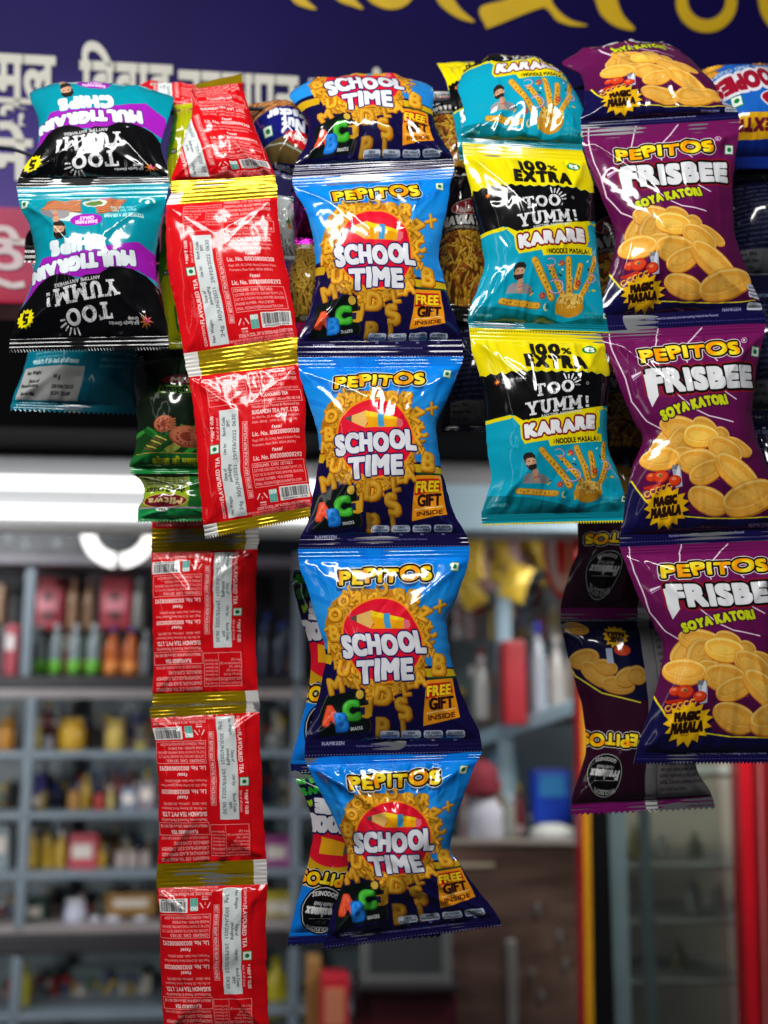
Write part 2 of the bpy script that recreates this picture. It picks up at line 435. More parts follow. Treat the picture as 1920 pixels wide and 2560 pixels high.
def art_school():
    a = Art([(74, 170), (1516, 178), (1568, 1830), (86, 1836)], 640, 760, (8, 132, 232))
    R = a.rnd
    a.im[:] = vgrad([(0, (0, 128, 232)), (.12, (4, 138, 240)), (.3, (40, 152, 236)), (.55, (30, 140, 226)), (1, (10, 110, 200))])(*np.meshgrid(np.linspace(0, 1, a.w), np.linspace(0, 1, a.h)))
    for k in range(9):
        t = -1.2+k*.3; x = 800
        a.poly([(x, 800), (x+1200*math.sin(t-.05), 800-1200*math.cos(t)), (x+1200*math.sin(t+.06), 800-1200*math.cos(t+.06))], (0, 104, 214), .35)
    # navy lower field with a yellow band along its edge
    edge = [(60, 960), (300, 985), (480, 1130), (1060, 1130), (1600, 1145)]
    a.poly(edge+[(1620, 1850), (40, 1850)], (15, 9, 62))
    a.line([(60, 955), (280, 985)], 12, (10, 20, 60)); a.poly([(60, 975), (330, 1030), (300, 1100), (60, 1040)], (206, 164, 20))
    a.poly([(1060, 1145), (1360, 1150), (1600, 1150), (1600, 1205), (1150, 1215)], (212, 176, 20)); a.line([(1160, 1222), (1600, 1205)], 16, (16, 70, 34))
    a.line([(1070, 1130), (1310, 1132)], 9, (10, 30, 110))
    # heap of letter crisps behind the red disc
    a.poly([(330, 700), (360, 600), (470, 520), (640, 500), (900, 510), (1050, 560), (1100, 640), (1140, 900), (1130, 1190), (1010, 1300), (780, 1400), (560, 1280), (400, 1180), (310, 1060), (290, 900), (300, 780)], (196, 122, 16))
    pts = []
    for k in range(150):
        t = R.uniform(0, 2*math.pi); r = R.uniform(.86, 1.42) if math.cos(t) < .3 else R.uniform(.9, 1.22)
        x, y = 785+350*r*math.cos(t), 900+345*r*math.sin(t)
        if y > 1430 or x > 1190 or y < 500 or (y > 1120 and x < 330): continue
        pts.append((y+R.random()*200, x, y))
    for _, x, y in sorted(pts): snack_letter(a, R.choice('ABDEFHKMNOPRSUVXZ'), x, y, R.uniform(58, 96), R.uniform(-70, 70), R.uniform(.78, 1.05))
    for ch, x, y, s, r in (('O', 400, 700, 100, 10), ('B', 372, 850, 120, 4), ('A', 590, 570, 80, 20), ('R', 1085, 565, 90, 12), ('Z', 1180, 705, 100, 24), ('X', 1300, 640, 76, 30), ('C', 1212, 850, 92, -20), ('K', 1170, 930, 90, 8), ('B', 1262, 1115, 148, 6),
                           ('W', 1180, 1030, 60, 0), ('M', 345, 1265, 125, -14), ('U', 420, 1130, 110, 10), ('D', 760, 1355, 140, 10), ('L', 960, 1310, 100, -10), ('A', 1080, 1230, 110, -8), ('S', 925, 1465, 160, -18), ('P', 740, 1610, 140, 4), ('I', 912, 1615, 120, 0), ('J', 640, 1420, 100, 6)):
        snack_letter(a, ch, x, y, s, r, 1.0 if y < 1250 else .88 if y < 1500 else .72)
    a.ell(785, 912, 358, 345, (245, 150, 20)); a.ell(785, 912, 340, 330, (232, 16, 46))
    a.ell(745, 780, 255, 150, (240, 34, 62), 0, .5)
    # pencil
    a.poly([(525, 735), (600, 705), (600, 775)], (92, 82, 78)); a.poly([(590, 712), (720, 672), (745, 720), (735, 770), (700, 822), (590, 768)], (238, 190, 104))
    a.poly([(712, 676), (1005, 742), (995, 826), (700, 824), (735, 790), (722, 740)], (246, 170, 10)); a.poly([(712, 676), (1005, 742), (1004, 765), (722, 725)], (252, 214, 20))
    a.poly([(1000, 744), (1048, 760), (1052, 800), (1030, 826), (992, 826)], (238, 110, 122)); a.rect(826, 700, 880, 822, (64, 160, 216))
    # headline
    kw = dict(jit=.30, seed=7, gap=-.01)
    for s, x, y, w, h, r in (('SCHOOL', 785, 946, 715, 158, -1.5), ('TIME', 782, 1148, 470, 160, -3)):
        a.text(s, x, y, h, (232, 234, 240), w, bold=14, outs=[(27, (20, 14, 88))], rot=r, **kw)
    pepitos(a, 812, 398, 770, 100, -2)
    # slate
    a.poly([(222, 1372), (540, 1305), (600, 1322), (645, 1600), (630, 1640), (205, 1680)], (8, 18, 16)); a.line([(540, 1305), (600, 1322), (645, 1600), (630, 1640)], 8, (60, 50, 36))
    a.ell(560, 1345, 34, 38, (206, 168, 60)); a.poly([(560, 1440), (640, 1430), (660, 1520), (620, 1540), (560, 1530)], (214, 160, 30)); a.rect(560, 1450, 600, 1510, (30, 30, 80))
    for ch, x, y, s, c, d in (('A', 302, 1505, 128, (232, 74, 38), (150, 40, 20)), ('C', 482, 1470, 135, (60, 174, 44), (20, 90, 20)), ('B', 396, 1560, 118, (22, 120, 214), (10, 60, 130))):
        a.text(ch, x+5, y+6, s, d, bold=20, rot=-6); a.text(ch, x, y, s, c, bold=17, rot=-6); a.text(ch, x-4, y-6, s, tuple(min(255, v+40) for v in c), bold=3, rot=-6, alpha=.6)
    a.text('SNACKS', 522, 1612, 24, (225, 225, 225), 100, bold=2.5, rot=-6)
    # free gift flag
    a.poly([(1142, 1238), (1372, 1222), (1402, 1545), (1082, 1602)], (240, 152, 16)); a.poly([(1146, 1268), (1352, 1252), (1366, 1348), (1122, 1398)], (196, 26, 22))
    a.text('FREE', 1245, 1322, 84, (252, 222, 30), 205, bold=5, rot=-5, shear=.18, outs=[(10, (150, 20, 10))])
    a.text('GIFT', 1256, 1430, 92, (40, 8, 12), 205, bold=5.5, rot=-5, shear=.18)
    a.line([(1122, 1512), (1372, 1478)], 7, (252, 230, 170)); a.text('INSIDE', 1248, 1535, 34, (60, 14, 10), 230, bold=1.8, rot=-6, shear=.2)
    for x, l1, l2 in ((800, 'ZERO', 'CHOLESTEROL'), (980, 'ZERO', 'TRANS-FAT'), (1163, 'NO ADDED', 'COLORS'), (1347, 'NO ADDED', 'PRESERVATIVES')):
        a.rrect(x-80, 1632, x+80, 1690, 18, (190, 200, 214)); a.text(l1, x, 1650, 15, (30, 40, 60), bold=1.5); a.text(l2, x, 1672, 15, (30, 40, 60), 140, bold=1.5)
        a.text('0%', x, 1706, 14, (220, 225, 235), bold=1)
    a.text('NAMKEEN', 326, 1728, 28, (170, 176, 200), 186, bold=2.5, rot=-1)
    a.text('A product made from cereals by extrusion cooking, fried and then flavoured', 860, 1752, 15, (150, 156, 190), 680, bold=1)
    for x in range(100, 1560, 26): a.ell(x, 1822, 7, 4, (150, 156, 205), 0, .8)
    a.veg(1396, 338, 34, 4)
    return a

def slab(a, ch, x, y, w, h, t, col, rot=0):
    """one letter with slab serifs, (x, y) top-left in a local frame turned by rot about nothing"""
    L = []
    B = lambda x0, y0, x1, y1: L.append(ccw(np.array([(x0, y0), (x1, y0), (x1, y1), (x0, y1)], float)))
    D = lambda p, q, th: L.append(ccw(np.array([(p[0]-th/2, p[1]), (p[0]+th/2, p[1]), (q[0]+th/2, q[1]), (q[0]-th/2, q[1])], float)))
    s = t*.62
    if ch == 'T':
        B(0, 0, w, s); B(0, 0, t*.5, h*.32); B(w-t*.5, 0, w, h*.32); B(w/2-t/2, 0, w/2+t/2, h); B(w*.24, h-s, w*.76, h)
    elif ch == 'O':
        out = ell_poly(w/2, h/2, w/2, h/2); inn = ell_poly(w/2, h/2, w/2-t, h/2-t*.85)
        L += [ccw(out), ccw(inn)[::-1]]
    elif ch == 'Y':
        D((w*.2, 0), (w*.5, h*.58), t); D((w*.8, 0), (w*.5, h*.58), t); B(w/2-t/2, h*.5, w/2+t/2, h); B(0, 0, w*.42, s); B(w*.58, 0, w, s); B(w*.24, h-s, w*.76, h)
    elif ch == 'U':
        o = [(w*.12, 0), (w*.12, h*.62)]+[(w/2-w*.38*math.cos(k*math.pi/10), h*.62+h*.38*math.sin(k*math.pi/10)) for k in range(11)]+[(w*.88, 0), (w*.88-t, 0), (w*.88-t, h*.6)]
        i = [(w/2+(w*.38-t)*math.cos(k*math.pi/10), h*.6+(h*.38-t*.8)*math.sin(k*math.pi/10)) for k in range(11)]+[(w*.12+t, h*.6), (w*.12+t, 0)]
        L.append(ccw(np.array(o+i, float))); B(0, 0, w*.44, s); B(w*.6, 0, w, s)
    elif ch == 'M':
        B(w*.1, 0, w*.1+t, h); B(w*.9-t, 0, w*.9, h); D((w*.16, 0), (w*.5, h*.72), t*.95); D((w*.84, 0), (w*.5, h*.72), t*.95); B(0, 0, w*.26, s); B(w*.74, 0, w, s); B(0, h-s, w*.38, h); B(w*.62, h-s, w, h)
    elif ch == '!':
        L.append(ccw(np.array([(0, 0), (w, 0), (w*.85, h*.66), (w*.15, h*.66)], float))); B(0, h*.78, w, h)
    return L

def too_yumm(a, cx, cy, sc, rot, sun=True):
    """the two-line slab headline around (cx, cy); sc = 1 draws it about 520 units wide"""
    P = []
    x = -185
    for ch, w in (('T', 96), ('O', 104), ('O', 104)):
        for p in slab(a, ch, 0, 0, w, 104, 27, None): P.append(p+(x, -135))
        x += w+10
    x = -262
    for ch, w in (('Y', 108), ('U', 100), ('M', 122), ('M', 122)):
        for p in slab(a, ch, 0, 0, w, 108, 26, None): P.append(p+(x, 0))
        x += w+4
    for p in slab(a, '!', 0, 0, 28, 92, 20, None): P.append(p+(228, 6))
    if sun:
        for k in range(6):
            t = -1.75+k*.36; r0, r1 = 62, (92 if k % 2 else 106)
            P += stroke_polys([(92+r0*math.cos(t), -88+r0*math.sin(t)), (92+r1*math.cos(t), -88+r1*math.sin(t))], 12)
    t = math.radians(rot); c, s = math.cos(t)*sc, math.sin(t)*sc
    Q = [np.stack([cx+p[:, 0]*c-p[:, 1]*s, cy+p[:, 0]*s+p[:, 1]*c], 1) for p in P]
    if sc < 0 or True: a.polys(Q, (232, 234, 236))
    mm = a.cover(Q)
    n = vnoise(mm[0].shape[0], mm[0].shape[1], 3, 3)*vnoise(mm[0].shape[0], mm[0].shape[1], 13, 4)
    a.put((mm[0]*(n > .42), mm[1], mm[2]), (120, 122, 126), .7)      # the worn chalk look of the print
    qx, qy = cx-(-18)*s*0, cy
    x, y = 20*c-126*s, 20*s+126*c
    a.text('ANYTIME ANYWHERE', cx+x, cy+y, 22*abs(sc), (225, 228, 230), 330*abs(sc), bold=1.6*abs(sc), rot=rot)

def stick(a, x0, y0, x1, y1, w):
    a.line([(x0, y0), (x1, y1)], w, (168, 104, 16)); a.line([(x0-2, y0-2), (x1-2, y1-2)], w*.8, (226, 172, 46))
    r = random.Random(int(x0+y1)); n = 9
    for k in range(n):
        t = (k+.5)/n; a.ell(lerp(x0, x1, t)+r.uniform(-.12, .12)*w, lerp(y0, y1, t)+r.uniform(-.1, .1)*w, w*.2, w*.14, (150, 78, 12), r.random()*3, .8)
        a.ell(lerp(x0, x1, t)+r.uniform(-.3, .3)*w, lerp(y0, y1, t)+r.uniform(-.2, .2)*w, w*.14, w*.1, (250, 214, 96), r.random()*3, .7)

def thinker(a, x, y, k, sg=1):
    """small printed portrait: a bearded man in a grey shirt with his chin on his hand"""
    X = lambda u: x+u*k*sg
    Y = lambda v: y+v*k*sg
    q = lambda L: [(X(u), Y(v)) for u, v in L]
    a.poly(q([(-70, 170), (-62, 118), (-30, 92), (20, 84), (90, 96), (140, 120), (160, 172)]), (150, 146, 148))
    a.poly(q([(20, 84), (90, 96), (140, 120), (160, 172), (90, 172), (60, 120)]), (128, 124, 128))
    a.ell(X(6), Y(0), 46*k, 62*k, (190, 142, 112)); a.ell(X(20), Y(-6), 30*k, 44*k, (208, 162, 130), 0, .8)
    a.poly(q([(-42, -8), (-46, -50), (-20, -78), (30, -80), (54, -52), (48, -22), (30, -36), (-14, -34), (-30, -20), (-34, 14)]), (38, 32, 30))
    a.poly(q([(-34, 14), (-20, 26), (24, 20), (50, 14), (48, 48), (20, 70), (-14, 62), (-32, 40)]), (46, 36, 32))
    a.ell(X(-6), Y(-8), 7*k, 4*k, (30, 22, 20)); a.ell(X(30), Y(-10), 7*k, 4*k, (30, 22, 20)); a.poly(q([(8, -4), (22, -4), (24, 20), (6, 20)]), (200, 150, 118))
    a.poly(q([(14, 62), (50, 52), (62, 76), (52, 112), (62, 160), (30, 166), (20, 110), (8, 84)]), (196, 148, 118)); a.line(q([(26, 122), (56, 118)]), 7*k, (190, 40, 50))

def art_karare():
    a = Art([(238, 128), (1292, 150), (1472, 1668), (330, 1692)], 620, 780, (0, 158, 186))
    R = a.rnd
    a.poly([(330, 860), (1500, 760), (1520, 1700), (300, 1700)], (4, 160, 190)); a.poly([(280, 1470), (700, 1500), (1100, 1580), (1520, 1480), (1520, 1720), (280, 1720)], (0, 118, 134))
    a.poly([(200, 100), (1350, 110), (1400, 540), (1340, 520)]+[(1340-38*k, 512+(14 if k % 2 else -8)) for k in range(27)]+[(260, 560)], (240, 222, 2))
    a.rect(200, 100, 1360, 140, (240, 222, 2))
    # black field, yellow lightning edge
    a.poly([(300, 860), (530, 850), (610, 935), (640, 1075), (840, 1050), (850, 1100), (1285, 1045), (1280, 985), (1190, 975), (1260, 930), (1250, 800), (1350, 740), (1350, 790), (1275, 770), (1270, 700), (900, 800), (600, 850)], (240, 222, 2))
    top = [(1400-40*k, 505+(10 if k % 2 else -10)) for k in range(29)]
    a.poly(top+[(250, 850), (400, 858), (520, 838), (560, 850), (640, 900), (900, 850), (1110, 800), (1210, 775), (1400, 720)], (6, 6, 8))
    a.poly([(300, 862), (520, 842), (545, 852), (530, 870), (300, 890)], (240, 222, 2))
    a.text('100', 822, 312, 86, (20, 18, 8), 215, bold=9); a.text('%', 985, 330, 48, (20, 18, 8), 72, bold=3); a.text('EXTRA', 882, 420, 92, (20, 18, 8), 470, bold=10, rot=2)
    m = vnoise(a.h, a.w, 4, 2)*vnoise(a.h, a.w, 17, 5)
    a.ell(1176, 306, 56, 37, (8, 128, 60)); a.text('₹5', 1178, 306, 36, (240, 244, 236), 66, bold=4)
    a.poly(star_poly(408, 572, 30, 12, 7), (216, 90, 40)); a.ell(408, 572, 10, 10, (240, 170, 60)); a.text('RP-Sanjiv Goenka', 445, 556, 19, (200, 200, 200), 186, bold=1.5, align='l', rot=2); a.text('Group', 445, 580, 19, (200, 200, 200), 66, bold=1.5, align='l', rot=2)
    too_yumm(a, 892, 722, .99, -8.5)
    a.ell(1126, 592, 12, 12, (200, 200, 200)); a.ell(1126, 592, 8, 8, (20, 20, 20))
    a.text('KARARE', 930, 940, 84, (236, 238, 240), 560, bold=11, outs=[(40, (240, 222, 2)), (25, (128, 22, 30))], rot=-8, jit=.32, seed=11, gap=-.02)
    a.poly([(832, 1050), (1280, 984), (1284, 1040), (850, 1100)], (240, 222, 2)); a.text('NOODLE MASALA', 1066, 1044, 38, (50, 44, 10), 340, bold=2.5, rot=-6)
    for s in (-1, 1):
        for k in (-1, 0, 1): a.line([(1066+s*192, 1044-s*20+k*12), (1066+s*178, 1044-s*18+k*8)], 4, (70, 60, 10))
    thinker(a, 664, 1222, .98)
    for x0, y0, x1, y1, w in ((780, 1130, 985, 1410, 44), (925, 1185, 1085, 1400, 36), (1068, 1110, 1130, 1400, 42), (1178, 1150, 1170, 1330, 42), (1306, 1060, 1280, 1190, 34), (1290, 1220, 1225, 1385, 38), (575, 1446, 880, 1472, 40)): stick(a, x0, y0, x1, y1, w*1.25)
    a.ell(1140, 1462, 116, 74, (196, 138, 30)); a.ell(1140, 1420, 108, 50, (226, 190, 92)); a.poly([(1028, 1440), (1252, 1440), (1225, 1515), (1150, 1538), (1075, 1515)], (206, 146, 34))
    for k in range(60): a.ell(1140+R.uniform(-95, 95), 1420+R.uniform(-38, 44), 11, 5, R.choice([(240, 214, 130), (200, 150, 50), (168, 112, 24)]), R.random()*3)
    for x, y in ((905, 1402), (1015, 1150), (1185, 1290)): a.poly(star_poly(x, y, 38, 17, 8, seed=int(x)), (176, 56, 36)); a.ell(x, y, 9, 9, (226, 120, 60))
    for x, y, r in ((918, 1150, 40), (1000, 1325, 62), (1285, 1235, 44)): a.line([(x+r*math.cos(t*.3), y+r*.8*math.sin(t*.3)) for t in range(-8, 9)], 9, (214, 190, 220)); a.line([(x+r*1.1*math.cos(t*.3), y+r*.88*math.sin(t*.3)) for t in range(-8, 9)], 4, (150, 60, 120))
    for k in range(16): a.ell(R.uniform(800, 1330), R.uniform(1100, 1540), R.uniform(5, 20), R.uniform(4, 9), R.choice([(222, 190, 40), (210, 180, 50), (20, 60, 60), (230, 236, 230), (150, 160, 40)]), R.random()*3)
    a.ell(950, 1480, 24, 28, (208, 214, 170)); a.ell(962, 1472, 20, 24, (0, 130, 150))
    a.text('NAMKEEN', 452, 1552, 21, (120, 190, 200), 130, bold=1.5); a.text('FRIED SNACKS', 1330, 1500, 18, (90, 170, 180), 140, bold=1); a.text('PIKANT MASALA', 1325, 1528, 16, (90, 170, 180), 140, bold=1); a.veg(1448, 1502, 24)
    a.poly([(320, 1672), (1500, 1640), (1500, 1720), (320, 1720)], (0, 158, 186)); a.poly([(320, 1684), (1500, 1658), (1500, 1720), (320, 1720)], (240, 222, 2))
    for x in range(250, 1300, 22): a.ell(x, 150, 7, 3.4, (80, 74, 6), 0, .9)
    return a

def bowl_chip(a, x, y, rx, ry, rot, tone=1.0):
    c = lambda r, g, b: (min(255, r*tone), min(255, g*tone), min(255, b*tone))
    r = math.radians(rot)
    R = random.Random(int(x*7+y))
    a.ell(x, y, rx, ry, c(196, 122, 26), r); a.ell(x-.02*rx, y-.05*ry, rx*.98, ry*.94, c(240, 172, 62), r)
    a.ell(x+.16*ry*math.sin(r), y-.22*ry*math.cos(r), rx*.955, ry*.68, c(248, 206, 112), r); a.ell(x+.10*ry*math.sin(r), y-.17*ry*math.cos(r), rx*.89, ry*.58, c(236, 168, 58), r); a.ell(x+.02*ry*math.sin(r)-.1*rx, y-.08*ry, rx*.6, ry*.36, c(248, 196, 92), r, .6)
    for k in range(14): q = R.random()*6.28; z = R.random()**.5*.85; a.ell(x+rx*z*math.cos(q)*math.cos(r), y+ry*z*math.sin(q), rx*.05, ry*.05, c(*R.choice([(206, 136, 36), (252, 220, 140), (190, 116, 24)])), R.random()*3, .35)

def frisbee_heap(a):
    for x, y, rx, ry, rot, tn in ((500, 1450, 92, 60, -52, .95), (620, 1380, 130, 74, 10, 1), (800, 1370, 80, 62, 15, .95), (930, 1420, 60, 52, 20, .92), (1080, 1500, 110, 50, 22, 1.02), (600, 1470, 90, 80, -70, .9), (768, 1432, 118, 74, 6, 1.12), (980, 1530, 130, 76, 24, 1.0), (700, 1580, 100, 60, 20, .95), (512, 1590, 115, 78, 4, 1.05), (790, 1620, 130, 84, 8, 1.0), (860, 1690, 110, 72, -22, 1.02), (1110, 1700, 190, 84, 32, 1.06), (895, 1870, 135, 70, 16, .96), (1225, 1840, 190, 92, -18, .98)):
        bowl_chip(a, x, y, rx*1.2, ry*1.2, rot, tn)

def art_frisbee():
    a = Art([(148, 662), (1345, 590), (1542, 2108), (288, 2168)], 640, 800, (104, 16, 80))
    a.im[:] = vgrad([(0, (116, 20, 90)), (.35, (104, 16, 80)), (.75, (84, 12, 66)), (1, (72, 10, 56))])(*np.meshgrid(np.linspace(0, 1, a.w), np.linspace(0, 1, a.h)))
    W = (238, 224, 236)
    for L in ([(212, 640), (214, 770), (245, 880), (290, 1010), (320, 1170), (400, 1310), (510, 1400)], [(565, 640), (528, 800), (520, 950)], [(880, 630), (750, 780), (725, 860), (740, 920)], [(640, 1150), (740, 1240), (850, 1290), (1040, 1320)], [(985, 1105), (1100, 1160)], [(930, 860), (970, 900)]): a.line(L, 9, W)
    a.poly([(330, 1000), (400, 975), (420, 985), (340, 1035)], (230, 215, 232)); a.line([(330, 1030), (410, 985)], 8, (120, 20, 100))
    # navy foot with a yellow hem
    a.poly([(280, 1700), (360, 1790), (430, 1880), (560, 1930), (900, 1965), (1250, 1960), (1600, 1940), (1600, 2200), (240, 2200)], (15, 11, 66)); a.line([(330, 1740), (365, 1800), (440, 1890)], 12, (236, 220, 40)); a.line([(690, 1960), (900, 1972), (1260, 1962), (1450, 1948)], 8, (236, 220, 40))
    frisbee_heap(a)
    # tomatoes and a shaker
    a.poly([(600, 1660), (665, 1655), (690, 1790), (640, 1800)], (176, 186, 206)); a.rect(602, 1640, 664, 1672, (120, 124, 130)); a.ell(650, 1700, 14, 60, (226, 232, 240))
    for x, y, r in ((468, 1722, 40), (530, 1722, 56), (632, 1752, 46)): a.ell(x, y, r, r*.85, (170, 30, 12)); a.ell(x-4, y-5, r*.9, r*.74, (222, 62, 24)); a.ell(x-10, y-14, r*.4, r*.26, (246, 130, 90))
    a.poly(star_poly(528, 1712, 20, 6, 5), (40, 110, 40)); a.poly([(410, 1790), (520, 1768), (560, 1790), (480, 1812), (420, 1806)], (200, 40, 14))
    for k in range(5): a.line([(440+k*38+18*math.cos(t*.5), 1838-k*12+18*math.sin(t*.5)) for t in range(11)], 12, (226, 140, 30)); a.line([(438+k*38+18*math.cos(t*.5), 1835-k*12+18*math.sin(t*.5)) for t in range(11)], 4, (250, 200, 90))
    a.poly(star_poly(590, 1920, 178, 132, 15, .72, .1, 4)+(8, 10), (20, 10, 40)); a.poly(star_poly(590, 1915, 172, 128, 15, .72, .1, 4), (240, 186, 10))
    a.text('MAGIC', 575, 1878, 46, (40, 16, 4), 160, bold=6, rot=-7); a.text('MASALA', 590, 1938, 48, (40, 16, 4), 205, bold=6, rot=-7); a.text('Flavour', 585, 1975, 14, (80, 50, 10), 60, rot=-5)
    # headline
    a.text('FRISBEE', 850, 1030, 140, (232, 234, 238), 800, bold=15, outs=[(44, (150, 20, 40)), (33, (8, 6, 8))], rot=-5, taper=-.10, arch=-14, gap=-.02, seed=2)
    a.poly([(415, 1000), (500, 990), (505, 1150), (450, 1225), (430, 1150)], (232, 234, 238))
    a.text('SOYA KATORI', 758, 1212, 58, (206, 222, 20), 520, bold=7, outs=[(16, (60, 8, 50))], rot=-13, arch=16, jit=.15, seed=3)
    pepitos(a, 772, 830, 730, 92, -6, deep=True)
    a.line([(1178+20*math.cos(t*.4), 735+20*math.sin(t*.4)) for t in range(17)], 4, W); a.text('R', 1178, 735, 20, W, bold=1.5)
    a.veg(1275, 806, 34, -4)
    for y, l in ((1845, 'ZERO'), (1905, 'CHOLESTEROL'), (1985, 'NO ADDED COLORS')): a.rrect(1395, y-26, 1515, y+26, 14, (190, 196, 208)); a.text(l, 1455, y, 15, (30, 34, 60), 96, bold=1)
    a.text('NAMKEEN', 1280, 2006, 24, (150, 150, 190), 140, bold=2, rot=-3); a.text('A product made from cereals by extrusion cooking, fried and then flavoured', 910, 2062, 18, (190, 190, 220), 540, bold=1.4, rot=-3)
    for x in range(290, 1540, 22): a.ell(x, 2132-(x-290)*.045, 6, 4, (120, 110, 190), 0, .6)
    return a
GREEK = ['Edible vegetable oil, corn meal, rice', 'grits, spices and condiments, iodised', 'salt, sugar, onion powder, maltodextrin', 'acidity regulator, raising agent, milk', 'solids. Contains permitted natural', 'colour and added flavours. Store in a', 'cool and dry place away from sunlight', 'Packed in a protective atmosphere for', 'freshness. Do not buy if puffed or torn', 'Nutritional information per serving']
def mix(a, pts, n, seed, kinds='bsn', size=1.0, tone=1.0):
    """namkeen mixture printed behind a window: balls, sticks and nuts inside a polygon's bounding box"""
    R = random.Random(seed); c = lambda *v: tuple(min(255, x*tone) for x in v)
    P = np.array(pts, float); x0, y0 = P.min(0); x1, y1 = P.max(0)
    a.poly(pts, c(96, 56, 10))
    keep = a.im.copy()
    for k in range(n):
        x, y = R.uniform(x0, x1), R.uniform(y0, y1); t = R.random()*math.pi; z = R.uniform(.75, 1.25)*size; kd = R.choice(kinds)
        if kd == 'b': a.ell(x+2*z, y+3*z, 19*z, 18*z, c(120, 70, 8)); a.ell(x, y, 18*z, 17*z, c(206, 150, 28)); a.ell(x-5*z, y-6*z, 8*z, 6*z, c(246, 210, 96), 0, .8)
        elif kd == 's':
            dx, dy = 34*z*math.cos(t), 34*z*math.sin(t)
            a.line([(x-dx+2, y-dy+4), (x+dx+2, y+dy+4)], 12*z, c(120, 72, 10)); a.line([(x-dx, y-dy), (x+dx, y+dy)], 10*z, c(218, 168, 44)); a.line([(x-dx-1, y-dy-2), (x+dx-1, y+dy-2)], 3*z, c(246, 214, 110))
        else: a.ell(x, y, 22*z, 14*z, c(138, 66, 26), t); a.ell(x-3*z, y-3*z, 14*z, 8*z, c(182, 98, 44), t)
    m = a.cover([pts]); full = np.zeros((a.h, a.w, 1), np.float32)
    if m is not None: full[m[1]:m[1]+m[0].shape[0], m[2]:m[2]+m[0].shape[1], 0] = m[0]
    a.im = keep*(1-full)+a.im*full

def art_multigrain():
    a = Art([(105, 688), (1092, 656), (1086, 1726), (58, 1742)], 620, 660, (0, 146, 166))
    R = a.rnd
    a.poly([(60, 640), (1120, 640), (1120, 790), (60, 790)], (0, 152, 172))
    for k in range(10):
        y = 775+k*11; x = 262+abs(k-6)*14; a.poly([(x, y+8), (520, y-2), (545, y+14), (300, y+24)], (R.randint(150, 190), 92, 52)); a.line([(x+20, y+8), (530, y)], 4, (222, 156, 112))
    for k in range(7):
        y = 775+k*14; a.poly([(620+k*8, y+20), (820-k*6, y), (830-k*10, y+18), (630, y+46)], (R.randint(150, 185), 88, 50)); a.line([(630, y+28), (815-k*6, y+6)], 4, (218, 150, 106))
    a.ell(628, 812, 82, 32, (214, 216, 206)); a.ell(622, 816, 58, 20, (96, 130, 60)); a.ell(690, 775, 44, 14, (190, 120, 180)); a.ell(560, 770, 30, 10, (60, 110, 60))
    a.line([(915+45*(1-math.cos(t*.25)), 790-38*math.sin(t*.25)) for t in range(13)], 16, (214, 232, 232)); a.ell(962, 792, 17, 15, (220, 236, 236)); a.rect(954, 768, 970, 786, (220, 236, 236))
    a.text('POWER OF 4 GRAINS', 805, 903, 20, (200, 232, 232), 245, bold=2, rot=174); a.text('Wheat  Rice  Corn', 815, 866, 18, (170, 220, 220), 160, bold=1.4, rot=174); a.text('Oats  Soya  Ragi', 800, 846, 18, (170, 220, 220), 140, bold=1.4, rot=174)
    a.line([(680, 900), (930, 876)], 3, (190, 230, 230))
    a.poly([(330, 880), (470, 885), (540, 900), (500, 960), (400, 950)], (206, 216, 216))
    thinker(a, 398, 1010, .85, -1)
    a.ell(568, 945, 106, 46, (160, 34, 178), -.08); a.text('DAHI PAPDI', 570, 960, 24, (236, 200, 240), 140, bold=2.5, rot=176); a.text('CHAAT', 570, 930, 24, (236, 200, 240), 90, bold=2.5, rot=176)
    a.poly([(120, 1440), (190, 1330), (262, 1180), (420, 1165), (560, 1150), (720, 1105), (900, 1056), (1030, 1120), (1060, 1300), (900, 1238), (750, 1250), (600, 1320), (400, 1305), (240, 1350)], (158, 28, 180))
    a.text('CHIPS', 510, 1112, 74, (226, 236, 240), 350, bold=12, outs=[(17, (0, 120, 150))], rot=172, jit=.12, seed=3); a.text('MULTIGRAIN', 532, 1226, 76, (226, 236, 240), 690, bold=11, outs=[(17, (70, 10, 110))], rot=170, jit=.1, seed=4, taper=-.10)
    a.poly([(60, 1500), (130, 1440), (240, 1345), (330, 1300), (400, 1292), (470, 1302), (520, 1330), (570, 1300), (660, 1290), (730, 1240), (800, 1232), (870, 1236), (950, 1262), (1020, 1330), (1110, 1330), (1110, 1760), (40, 1760)], (6, 6, 8))
    too_yumm(a, 552, 1446, .92, 170)
    a.poly(star_poly(168, 1536, 68, 54, 13), (236, 222, 10)); a.text('5', 168, 1538, 66, (30, 26, 6), bold=5, rot=176); a.text('₹', 150, 1500, 16, (30, 26, 6), bold=2, rot=176)
    a.text('RP-Sanjiv Goenka', 805, 1566, 20, (206, 206, 206), 190, bold=1.8, rot=178); a.text('Group', 868, 1542, 20, (206, 206, 206), 66, bold=1.8, rot=178)
    a.poly(star_poly(950, 1558, 48, 16, 8, seed=2), (226, 130, 40)); a.poly(star_poly(958, 1552, 30, 10, 6, seed=3), (200, 60, 120))
    a.veg(160, 802, 27, 10)
    for x in range(110, 1090, 20): a.ell(x, 700-(x-110)*.03, 5, 3, (180, 226, 232), 0, .6)
    return a

